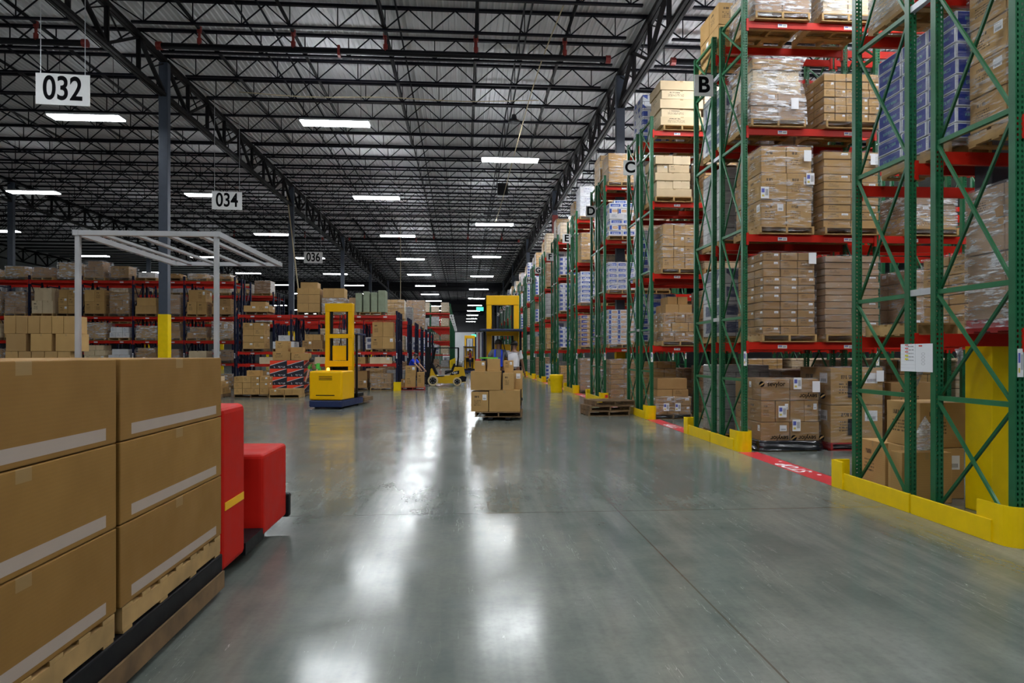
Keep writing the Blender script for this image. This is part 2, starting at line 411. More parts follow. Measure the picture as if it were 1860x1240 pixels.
# ------------------------------------------------------------------ mesh builder
class MB:
    def __init__(s):
        s.v, s.f, s.m, s.uv = [], [], [], []
    def quadface(s, idx, m=0, uv=None):
        s.f.append(tuple(idx)); s.m.append(m)
        s.uv.append(uv or [(0, 0)] * len(idx))
    def box(s, x0, x1, y0, y1, z0, z1, m=0):
        return s.hexa([(x0, y0, z0), (x1, y0, z0), (x1, y1, z0), (x0, y1, z0), (x0, y0, z1), (x1, y0, z1), (x1, y1, z1), (x0, y1, z1)], m)
    def hexa(s, p, m=0):
        b = len(s.v)
        s.v += [tuple(q) for q in p]
        U = [(0, 0), (1, 0), (1, 1), (0, 1)]
        for q in ((0, 1, 5, 4), (1, 2, 6, 5), (2, 3, 7, 6), (3, 0, 4, 7), (4, 5, 6, 7), (3, 2, 1, 0)):
            s.quadface([b + i for i in q], m, U)
        return s
    def bar(s, p, q, w, h, m=0, up=(0, 0, 1)):
        p, q = Vector(p), Vector(q)
        d = (q - p).normalized()
        u = Vector(up)
        if abs(d.dot(u)) > 0.98:
            u = Vector((0, 1, 0))
        sx = d.cross(u).normalized() * (w / 2)
        sy = sx.cross(d).normalized() * (h / 2)
        c = []
        for e in (p, q):
            c += [e - sx - sy, e + sx - sy, e + sx + sy, e - sx + sy]
        b = len(s.v)
        s.v += [tuple(x) for x in c]
        for f in ((0, 1, 5, 4), (1, 2, 6, 5), (2, 3, 7, 6), (3, 0, 4, 7), (3, 2, 1, 0), (4, 5, 6, 7)):
            s.quadface([b + i for i in f], m)
        return s
    def path(s, pts, r, n=8, m=0, caps=True):
        pts = [Vector(p) for p in pts]
        rr = r if isinstance(r, (list, tuple)) else [r] * len(pts)
        b = len(s.v)
        prev = None
        for i, p in enumerate(pts):
            d = (pts[min(i + 1, len(pts) - 1)] - pts[max(i - 1, 0)]).normalized()
            if prev is None:
                a = Vector((0, 0, 1)) if abs(d.z) < 0.9 else Vector((1, 0, 0))
                u = d.cross(a).normalized()
            else:
                u = (prev - d * prev.dot(d)).normalized()
            prev = u
            w = d.cross(u)
            for k in range(n):
                t = 2 * math.pi * k / n
                s.v.append(tuple(p + (u * math.cos(t) + w * math.sin(t)) * rr[i]))
        for i in range(len(pts) - 1):
            for k in range(n):
                k2 = (k + 1) % n
                s.quadface([b + i * n + k, b + i * n + k2, b + (i + 1) * n + k2, b + (i + 1) * n + k], m)
        if caps:
            s.quadface([b + k for k in range(n)][::-1], m)
            e = b + (len(pts) - 1) * n
            s.quadface([e + k for k in range(n)], m)
        return s
    def lathe(s, prof, n=24, c=(0, 0, 0), axis='z', m=0):
        b = len(s.v)
        for (r, z) in prof:
            for k in range(n):
                t = 2 * math.pi * k / n
                a, d = r * math.cos(t), r * math.sin(t)
                if axis == 'z': p = (a, d, z)
                elif axis == 'y': p = (a, z, d)
                else: p = (z, a, d)
                s.v.append((c[0] + p[0], c[1] + p[1], c[2] + p[2]))
        for i in range(len(prof) - 1):
            for k in range(n):
                k2 = (k + 1) % n
                s.quadface([b + i * n + k, b + i * n + k2, b + (i + 1) * n + k2, b + (i + 1) * n + k], m)
        s.quadface([b + k for k in range(n)][::-1], m)
        e = b + (len(prof) - 1) * n
        s.quadface([e + k for k in range(n)], m)
        return s
    def prism(s, poly, a, b, axis='y', m=0):
        """polygon in the plane across AXIS, extruded from a to b"""
        base = len(s.v)
        n = len(poly)
        for t in (a, b):
            for (p, q) in poly:
                s.v.append((p, t, q) if axis == 'y' else (t, p, q) if axis == 'x' else (p, q, t))
        s.quadface([base + i for i in range(n)], m)
        s.quadface([base + n + i for i in range(n)][::-1], m)
        for i in range(n):
            j = (i + 1) % n
            s.quadface([base + i, base + n + i, base + n + j, base + j], m, [(0, 0), (0, 1), (1, 1), (1, 0)])
        return s
    def mesh(s, name, mats, bevel=0.0, smooth=False, seg=2):
        me = bpy.data.meshes.new(name)
        me.from_pydata(s.v, [], s.f)
        for mt in (mats if isinstance(mats, (list, tuple)) else [mats]):
            me.materials.append(M[mt] if isinstance(mt, str) else mt)
        me.polygons.foreach_set('material_index', s.m)
        ul = me.uv_layers.new(name='UVMap')
        flat = [c for f in s.uv for uv in f for c in uv]
        ul.data.foreach_set('uv', flat)
        bm = bmesh.new()
        bm.from_mesh(me)
        bmesh.ops.recalc_face_normals(bm, faces=bm.faces)
        if bevel:
            es = [e for e in bm.edges if len(e.link_faces) == 2 and e.calc_face_angle(0) > 0.6]
            bmesh.ops.bevel(bm, geom=es, offset=bevel, segments=seg, affect='EDGES', profile=0.5, clamp_overlap=True)
        bm.to_mesh(me)
        bm.free()
        if smooth:
            for p in me.polygons:
                p.use_smooth = True
        me.update()
        return me

CACHE = {}
def cached(key, fn):
    if key not in CACHE:
        CACHE[key] = fn()
    return CACHE[key]

def boxmesh(w, d, h, mat, bevel=0.0):
    """w along x, d along y, base at z=0, centred in x and y"""
    k = ('box', round(w, 3), round(d, 3), round(h, 3), mat, bevel)
    return cached(k, lambda: MB().box(-w / 2, w / 2, -d / 2, d / 2, 0, h).mesh('box', mat, bevel))

def obj(name, me, parent=None, loc=(0, 0, 0), rot=(0, 0, 0)):
    o = bpy.data.objects.new(name, me)
    COL.objects.link(o)
    o.location = loc
    o.rotation_euler = rot
    if parent is not None:
        o.parent = parent
    return o
def tag(o, label, cat, group=None, kind=None):
    o['label'] = label
    o['category'] = cat
    if group: o['group'] = group
    if kind: o['kind'] = kind
    return o
def thing(name, label, cat, loc=(0, 0, 0), rz=0.0, group=None):
    o = bpy.data.objects.new(name, None)
    COL.objects.link(o)
    o.location = loc
    o.rotation_euler = (0, 0, rz)
    o.empty_display_size = 0.2
    return tag(o, label, cat, group)
def struct(name, me, loc=(0, 0, 0), rot=(0, 0, 0), parent=None):
    o = obj(name, me, parent, loc, rot)
    if parent is None:
        o['kind'] = 'structure'
    return o

def text_mesh(s, size, mat, bold=0.02, ext=0.002):
    def mk():
        cu = bpy.data.curves.new('lettering', 'FONT')
        cu.body = s
        cu.size = size
        cu.align_x = 'CENTER'
        cu.align_y = 'CENTER'
        cu.offset = bold * size
        cu.extrude = ext
        o = bpy.data.objects.new('lettering', cu)
        COL.objects.link(o)
        dg = bpy.context.evaluated_depsgraph_get()
        me = bpy.data.meshes.new_from_object(o.evaluated_get(dg))
        bpy.data.objects.remove(o)
        me.materials.clear()
        me.materials.append(M[mat])
        return me
    return cached(('txt', s, size, mat, bold), mk)
ORD = ['first', 'second', 'third', 'fourth', 'fifth', 'sixth', 'seventh', 'eighth', 'ninth', 'tenth', 'eleventh', 'twelfth', 'thirteenth', 'fourteenth', 'fifteenth', 'sixteenth']

# ------------------------------------------------------------------ the building
XCOL = [-44.5, -27.65, -10.8, 5.95, 22.7]
Y0C, DYC = 7.29, 18.51
ZG0, ZG1 = 11.12, 12.45          # girder bottom and top chord
ZJ0, ZJ1 = 11.86, 12.60          # joist bottom and top chord
struct('floor', MB().box(-78, 46, -32, 186, -0.3, 0).mesh('floor', 'floor'))
struct('wall_back', MB().box(-78, 46, 183, 183.3, 0, 7.6).mesh('wall', 'wall'))
struct('wall_back_upper', MB().box(-78, 46, 182.9, 183.3, 7.6, 12.7).mesh('wall', 'darkwall'))  # upper back wall coloured darker than the lower part
struct('wall_left', MB().box(-78.3, -78, -32, 183, 0, 12.7).mesh('wall', 'wallbase'))
struct('wall_right', MB().box(46, 46.3, -32, 183, 0, 12.7).mesh('wall', 'wallbase'))
struct('wall_front', MB().box(-78, 46, -32.3, -32, 0, 12.7).mesh('wall', 'wall'))

def deck():
    b = MB()
    x = -78.0
    pts = []
    while x < 46:
        pts += [(x, 12.655), (x + 0.11, 12.655), (x + 0.14, 12.62), (x + 0.17, 12.62)]
        x += 0.2
    n = len(pts)
    for y in (-32, 183):
        b.v += [(p[0], y, p[1]) for p in pts]
    for i in range(n - 1):
        b.quadface([i, i + 1, n + i + 1, n + i])
    return b.mesh('deck', 'deck')
struct('ceiling', deck())

def joist_mesh(L):
    b = MB()
    b.bar((-L / 2, 0, ZJ1 - 0.04), (L / 2, 0, ZJ1 - 0.04), 0.13, 0.08)
    b.bar((-L / 2 + 0.75, 0, ZJ0), (L / 2 - 0.75, 0, ZJ0), 0.11, 0.06)
    n = 10
    p = (L - 2.2) / n
    x0 = -L / 2 + 1.1
    zt, zb = ZJ1 - 0.07, ZJ0 + 0.02
    for i in range(n + 1):
        x = x0 + i * p
        b.bar((x, 0, zb), (x, 0, zt), 0.03, 0.03)
        if i < n:
            b.bar((x, 0, zb), (x + p / 2, 0, zt), 0.035, 0.035)
            b.bar((x + p / 2, 0, zt), (x + p, 0, zb), 0.035, 0.035)
    b.bar((-L / 2 + 0.1, 0, zt), (x0, 0, zb), 0.035, 0.035)
    b.bar((L / 2 - 0.1, 0, zt), (x0 + n * p, 0, zb), 0.035, 0.035)
    return b.mesh('joist', 'joist')
JM = joist_mesh(16.75)
DJ = DYC / 9
far = MB()
nj = 0
for k in range(-1, 86):
    y = Y0C + 3 * DJ + k * DJ
    if y < 14 or y > 181: continue
    for bi in range(4):
        if (bi in (1, 2) and y < 182) or (bi in (0, 3) and y < 66):
            struct('roof_joist', JM, ((XCOL[bi] + XCOL[bi + 1]) / 2, y, 0))
        else:
            cx = (XCOL[bi] + XCOL[bi + 1]) / 2
            far.box(cx - 8.3, cx + 8.3, y - 0.06, y + 0.06, ZJ1 - 0.08, ZJ1)
            far.box(cx - 7.6, cx + 7.6, y - 0.05, y + 0.05, ZJ0 - 0.03, ZJ0 + 0.03)
o = obj('distant_roof_joists', far.mesh('joists', 'joist'))
o['kind'] = 'structure'

def girder_mesh():
    b = MB()
    L = DYC
    for s in (-0.07, 0.07):
        b.bar((s, 0.05, ZG1 - 0.07), (s, L - 0.05, ZG1 - 0.07), 0.11, 0.14)
        b.bar((s, 0.12, ZG0), (s, L - 0.12, ZG0), 0.10, 0.12)
    zt, zb = ZG1 - 0.14, ZG0 + 0.06
    for i in range(10):
        y = i * DJ
        if 0 < i < 9:
            b.bar((0, y, zb if i % 2 else zb), (0, y, zt), 0.10, 0.06)
            b.bar((0.08, y, zb), (0.08, y, zt), 0.03, 0.05)
        if i < 9:
            if i % 2 == 0:
                b.bar((0, y + 0.15, zt), (0, y + DJ, zb), 0.13, 0.09)
                b.bar((0, y + DJ * 0.5, (zt + zb) / 2), (0, y + DJ, zt), 0.04, 0.04)
            else:
                b.bar((0, y, zb), (0, y + DJ, zt), 0.10, 0.08)
                b.bar((0, y + DJ * 0.5, (zt + zb) / 2), (0, y, zt), 0.04, 0.04)
    return b.mesh('girder', 'girder')
GM = girder_mesh()
for x in XCOL[:4]:
    for k in range(-1, 10):
        if x < -40 and k > 3: continue
        struct('roof_girder', GM, (x, Y0C + k * DYC, 0))

COLM = MB().box(-0.16, 0.16, -0.13, 0.13, 0, ZG1 - 0.15).mesh('column', 'steel', 0.01)
for x in XCOL[:4]:
    for k in range(0, 10):
        y = Y0C + k * DYC
        c = struct('column', COLM, (x, y, 0))
        hy = 1.95 if x > 0 else 3.2
        if k <= 5:
            s = 0.22 if (x > 0 and k == 0) else 0.175
            obj('yellow_sleeve', cached(('sleeve', s, hy), lambda: MB().box(-s, s, -s + 0.02, s - 0.02, 0, hy).mesh('sleeve', 'yellow', 0.012)), c)
        if x > 0 and k == 2:
            obj('red_sleeve', MB().box(-0.18, 0.18, -0.15, 0.15, 5.0, 10.75).mesh('sleeve', 'redpipe', 0.01), c)
# smoke curtain across the hall, deep in the picture
struct('trim_1', MB().box(-78, 46, 104.0, 104.12, 11.2, 12.6).mesh('curtain', 'black'))
struct('trim_2', MB().box(-78, 46, 140.0, 140.12, 10.6, 12.6).mesh('curtain', 'black'))

# long rods that brace the joists
rb = cached('rod', lambda: MB().bar((0, 0, 0), (0, 88, 0), 0.05, 0.05).mesh('rod', 'joist'))
rod_i = 0
for bi in (1, 2):
    for fx in (0.25, 0.5, 0.75):
        x = XCOL[bi] + fx * 16.8
        for dz, dx in ((ZJ0 + 0.05, 0.0), (ZJ1 - 0.11, 0.33)):
            struct('bridging_rod', rb, (x + dx, 15, dz))

# sprinkler pipes
BAYN = ['the far left bay', 'the left bay', 'the main aisle bay', 'the rack bay']
def sprinkler(yc, first):
    for bi in (1, 2, 3):
        cx = (XCOL[bi] + XCOL[bi + 1]) / 2
        t = thing('sprinkler_main', f"thick black sprinkler main across {BAYN[bi]}, {first} from the viewer", 'pipe', (cx, yc, 0), 0, None)
        obj('pipe', cached('smain', lambda: MB().path([(-7.3, 0, 11.62), (7.3, 0, 11.62)], 0.10, 10).mesh('pipe', 'black', smooth=True)), t)
        for sx in (-7.3, 7.3):
            obj('end_cap', cached('scap', lambda: MB().path([(-0.08, 0, 0), (0.08, 0, 0)], 0.13, 10).mesh('cap', 'redpipe')), t, (sx * 0.995, 0, 11.62))
        obj('red_tag', cached('stag', lambda: MB().box(-0.04, 0.04, -0.11, 0.11, 11.45, 11.78).mesh('tag', 'redpipe')), t, (-1.6, 0, 0))
        if bi == 3: continue
        for j in range(5):
            x = cx - 6.0 + j * 2.95
            p = thing('sprinkler_branch', f"thin black sprinkler branch in {BAYN[bi]}, {ORD[j]} from the left, {first} run", 'pipe', (x, yc, 0), 0)
            obj('pipe', cached('sbr', lambda: MB().path([(0, -6.2, 12.18), (0, 12.0, 12.18)], 0.055, 8).mesh('pipe', 'black', smooth=True)), p)
            obj('coupling', cached('scp', lambda: MB().path([(0, -0.05, 12.06), (0, -0.05, 12.24)], 0.08, 8).path([(0, -0.05, 11.70), (0, -0.05, 11.86)], 0.075, 8).path([(0, -0.05, 11.62), (0, -0.05, 12.18)], 0.045, 8).mesh('coupling', 'redpipe')), p)
sprinkler(22.75, 'nearest')
sprinkler(59.8, 'second')

# hanging fluorescent fixtures
HZ = 10.0
def fixture(x, y, label, group=None, dim=False):
    t = thing('high_bay_light', label, 'ceiling light', (x, y, HZ), 0, group)
    obj('housing', cached('lh', lambda: MB().box(-1.22, 1.22, -0.29, 0.29, 0.02, 0.09).mesh('housing', 'grey', 0.01)), t)
    lm = cached(('ll', dim), lambda: MB().box(-0.58, 0.58, -0.27, 0.27, -0.02, 0.019).mesh('lens', 'dimlens' if dim else 'lens'))
    obj('lens', lm, t, (-0.6, 0, 0))
    obj('lens', lm, t, (0.6, 0, 0))
    obj('added_uplight', cached(('lu', dim), lambda: MB().box(-1.1, 1.1, -0.06, 0.06, 0.091, 0.10).mesh('lens', 'added_dimup' if dim else 'added_uplens')), t)  # unseen emitter added on the housing to light the roof deck
    cm = cached('lc', lambda: MB().bar((0, 0, 0.05), (0, 0, 12.66 - HZ), 0.012, 0.012).mesh('cable', 'black'))
    obj('hanger_cable', cm, t, (-0.9, 0, 0))
    obj('hanger_cable', cm, t, (0.9, 0, 0))
LINES = [(-31.0, 'third line left of the columns'), (-21.85, 'second line left of the columns'), (-13.1, 'first line left of the columns'), (-4.55, 'left line over the main aisle')]
for lx, ln in LINES:
    for i in range(12 if lx < -10 else 14):
        fixture(lx, 25.0 + 11.75 * i, f"long lit fluorescent fixture, {ln}, {ORD[i]} from the viewer", None, lx < -10)
for i in range(11):
    fixture(2.0, 29.2 + 14.6 * i, f"long lit fluorescent fixture, right line over the main aisle, {ORD[i]} from the viewer")
for x in (-13.1, -4.55, 2.0):  # unseen fixtures added to light the sides that face the viewer
    for y in (13.4, 1.8, -9.8, -21.0):
        if x == 2.0: y += 1.2
        fixture(x, y, 'unseen fluorescent fixture added overhead and behind the viewer for fill light', 'fluorescent fixtures added out of view')
LET = ['A', 'B', 'C', 'D', 'E', 'F', 'G', 'H', 'J', 'K', 'L', 'M', 'N', 'P', 'Q']
RY = [6.01 + 6.17 * k for k in range(15)]
for k in range(-1, 10):
    ym = 6.01 + 6.17 * k + 4.35
    a = LET[k] if k >= 0 else 'behind'
    for j, x in enumerate((7.6, 13.6)):
        if k > 4 and j: continue
        fixture(x, ym, f"lit fluorescent fixture over the picking aisle past rack {a}, {'near the aisle mouth' if j == 0 else 'deep inside'}")

# ------------------------------------------------------------------ pallet racks
HS = [0.12, 1.29, 2.43, 4.03, 5.65, 7.25, 8.12]
LV = [1.98, 3.94, 5.88, 7.82]
def beam_mesh(L, mat):
    def mk():
        b = MB()
        b.box(0.045, L - 0.045, -0.03, 0.02, -0.135, -0.035)
        b.box(0.045, L - 0.045, -0.005, 0.02, -0.036, 0)
        for x in (0.02, L - 0.065):
            b.box(x, x + 0.045, -0.052, 0.03, -0.20, 0.02)
        return b.mesh('beam', mat)
    return cached(('beam', L, mat), mk)
def post_mesh(top, mat):
    return cached(('post', top, mat), lambda: MB().box(-0.045, 0.045, -0.04, 0.04, 0.006, top).mesh('post', mat))
LABM = MB().box(-0.085, 0.085, -0.003, 0.003, -0.03, 0.03).mesh('label', 'label')
PLABM = MB().box(-0.028, 0.028, -0.003, 0.003, -0.13, 0.13).mesh('label', 'label')

def rack(label, x0, dirx, nb, L, y0, levels, top, pm, bm_, dm, hs, double=True, detail=2, beams_rows=None, category='pallet rack', flue=0.44, depth=1.07, labels=True):
    """x0: aisle end; dirx: +1 the rack runs to the right of it, -1 to the left"""
    t = thing('pallet_rack', label, category, (x0, y0, 0), 0, None)
    ys = [0, depth] + ([depth + flue, 2 * depth + flue] if double else [])
    for i in range(nb + 1):
        fx = i * L * dirx
        for yy in ys:
            p = obj('upright_post', post_mesh(top, pm), t, (fx, yy, 0))
            if detail >= 1 and i <= 1:
                obj('base_plate', cached('bp', lambda: MB().box(-0.09, 0.09, -0.08, 0.08, 0, 0.008).mesh('plate', 'green')), p)
            if labels and detail >= 1 and i <= 2 and yy == 0:
                obj('bay_label', PLABM, p, (0, -0.045, 1.68))
        for q in range(len(ys) // 2):
            ya, yb = ys[2 * q] + 0.04, ys[2 * q + 1] - 0.04
            if detail >= 2 and i <= (2 if x0 > 0 else 1):
                for a, h in enumerate(hs):
                    obj('horizontal_brace', cached(('hb', depth, dm), lambda: MB().bar((0, 0, 0), (0, depth - 0.08, 0), 0.045, 0.05).mesh('brace', dm)), t, (fx, ya, h))
                    if a + 1 < len(hs):
                        h2 = hs[a + 1]
                        dh = round(h2 - h, 3)
                        obj('diagonal_brace', cached(('d1', depth, dh, dm), lambda: MB().bar((-0.014, 0, 0.03), (-0.014, depth - 0.08, dh - 0.03), 0.026, 0.03).mesh('brace', dm)), t, (fx, ya, h))
                        obj('diagonal_brace', cached(('d2', depth, dh, dm), lambda: MB().bar((0.014, depth - 0.08, 0.03), (0.014, 0, dh - 0.03), 0.026, 0.03).mesh('brace', pm if pm != 'post' else 'green')), t, (fx, ya, h))
            elif i == 0 or detail >= 1:
                def fr():
                    b = MB()
                    for a, h in enumerate(hs):
                        b.bar((0, 0, h), (0, depth - 0.08, h), 0.04, 0.05)
                        if a + 1 < len(hs):
                            b.bar((0, 0, h), (0, depth - 0.08, hs[a + 1]), 0.03, 0.03)
                            b.bar((0.03, depth - 0.08, h), (0.03, 0, hs[a + 1]), 0.03, 0.03)
                    return b.mesh('bracing', dm)
                obj('frame_bracing', cached(('fb', depth, tuple(hs), dm), fr), t, (fx, ya, 0))
        if double and i == 0 and detail >= 1:
            for h in (2.45, 5.67, 7.3):
                if h < top - 0.2:
                    obj('row_spacer', cached(('rs', flue), lambda: MB().box(-0.03, 0.03, 0, flue - 0.08, -0.035, 0.035).mesh('spacer', 'silver')), t, (fx, depth + 0.04, h))
    for i in range(nb):
        bx = i * L * dirx if dirx > 0 else (i + 1) * L * dirx
        for h in levels:
            for yi, yy in enumerate(ys):
                b = obj('load_beam', beam_mesh(L, bm_), t, (bx, yy, h))
                if yi % 2 == 1:
                    b.rotation_euler = (0, 0, math.pi)
                    b.location = (bx + L, yy, h)
                if labels and yi == 0 and detail >= 1 and i < 3:
                    for lx in (0.28 * L, 0.78 * L):
                        obj('bin_label', LABM, b, (lx, -0.033, -0.085))
    return t

PAL = 'green'
for k in range(15):
    nb = [1, 5, 5, 4, 2][k] if k < 5 else 1
    det = 2 if k <= 3 else (1 if k < 8 else 0)
    nm = f"green back-to-back pallet rack with red beams, carrying sign {LET[k]}" if k else 'nearest green pallet rack with red beams and a white notice'
    rack(nm, 5.1, 1, nb, 2.5, RY[k], LV, 8.2, 'post' if k <= 3 else 'green', 'red', 'lightgreen' if k <= 3 else 'green', HS, True, det)

# yellow guards at the row ends
def corner_mesh():
    b = MB()
    r = 0.16
    pts = []
    for a in range(0, 181, 15):
        t = R(180 + a)
        pts.append((r * math.cos(t) * 0.9, r * math.sin(t)))
    pts = [(-0.145, 0.28)] + pts + [(0.145, 0.10)]
    inner = [(x * 0.9, y + 0.012 if 0 < i < len(pts) - 1 else y) for i, (x, y) in enumerate(pts)]
    b.prism(pts + inner[::-1], 0.0, 0.37, 'z')
    return b.mesh('corner', 'yellow')
for k in range(15):
    g = thing('rack_end_guard', f"yellow floor guard along the aisle end of rack {LET[k]}", 'rack guard', (5.1, RY[k], 0), 0)
    obj('guard_rail', cached('gr1', lambda: MB().box(-0.17, -0.14, 0.10, 1.26, 0.0, 0.21).mesh('rail', 'yellow', 0.004)), g)
    obj('guard_rail', cached('gr2', lambda: MB().box(-0.17, -0.14, 1.29, 2.72, 0.0, 0.21).mesh('rail', 'yellow', 0.004)), g)
    obj('corner_guard', cached('gc', corner_mesh), g, (-0.01, 0.02, 0))
    obj('end_wing', cached('gw', lambda: MB().box(-0.19, -0.16, 2.60, 2.86, 0.0, 0.36).box(-0.19, 0.05, 2.83, 2.86, 0.0, 0.36).mesh('wing', 'yellow', 0.004)), g)
    if k == 3:
        obj('red_sticker', MB().box(-0.05, 0.05, -0.003, 0.003, -0.05, 0.05).mesh('sticker', 'stopred'), g, (0.03, -0.15, 0.25))

# letter signs on the far frames
for k in range(1, 15):
    y = RY[k] + 1.455
    s = thing('row_letter_sign', f"white row sign with black letter {LET[k]}", 'sign', (4.865, y, 7.2), 0)
    obj('board', cached('rsb', lambda: MB().box(-0.195, 0.195, -0.008, 0.008, -0.215, 0.215).mesh('board', 'white', 0.003)), s, (0, 0, 0))
    obj('lettering', text_mesh(LET[k], 0.44, 'ink', 0.03), s, (0, -0.011, 0), (R(90), 0, 0))
    obj('bracket', cached('rsk', lambda: MB().box(0.10, 0.20, 0.008, 0.03, -0.1, 0.1).mesh('bracket', 'silver')), s)

# STOP strips at the mouths of the picking aisles
for k in range(0, 9):
    ya, yb = RY[k] + 2.88, RY[k + 1] - 0.16
    yc = (ya + yb) / 2
    s = thing('floor_stop_strip', f"red floor strip reading STOP between racks {LET[k]} and {LET[k + 1]}", 'floor marking', (5.1, yc, 0), 0)
    obj('strip', cached('stp', lambda: MB().box(-0.18, 0.18, -(yb - ya) / 2, (yb - ya) / 2, 0.0005, 0.003).mesh('strip', 'stopred')), s)
    obj('lettering', text_mesh('STOP', 0.34, 'whiteink', 0.02, 0.0), s, (0, -0.15, 0.0045), (0, 0, R(90)))
    for d in (-0.62, 0.62):
        obj('dot', cached('dot', lambda: MB().lathe([(0.03, 0), (0.03, 0.001)], 12).mesh('dot', 'whiteink')), s, (0.08, d - 0.15, 0.003))

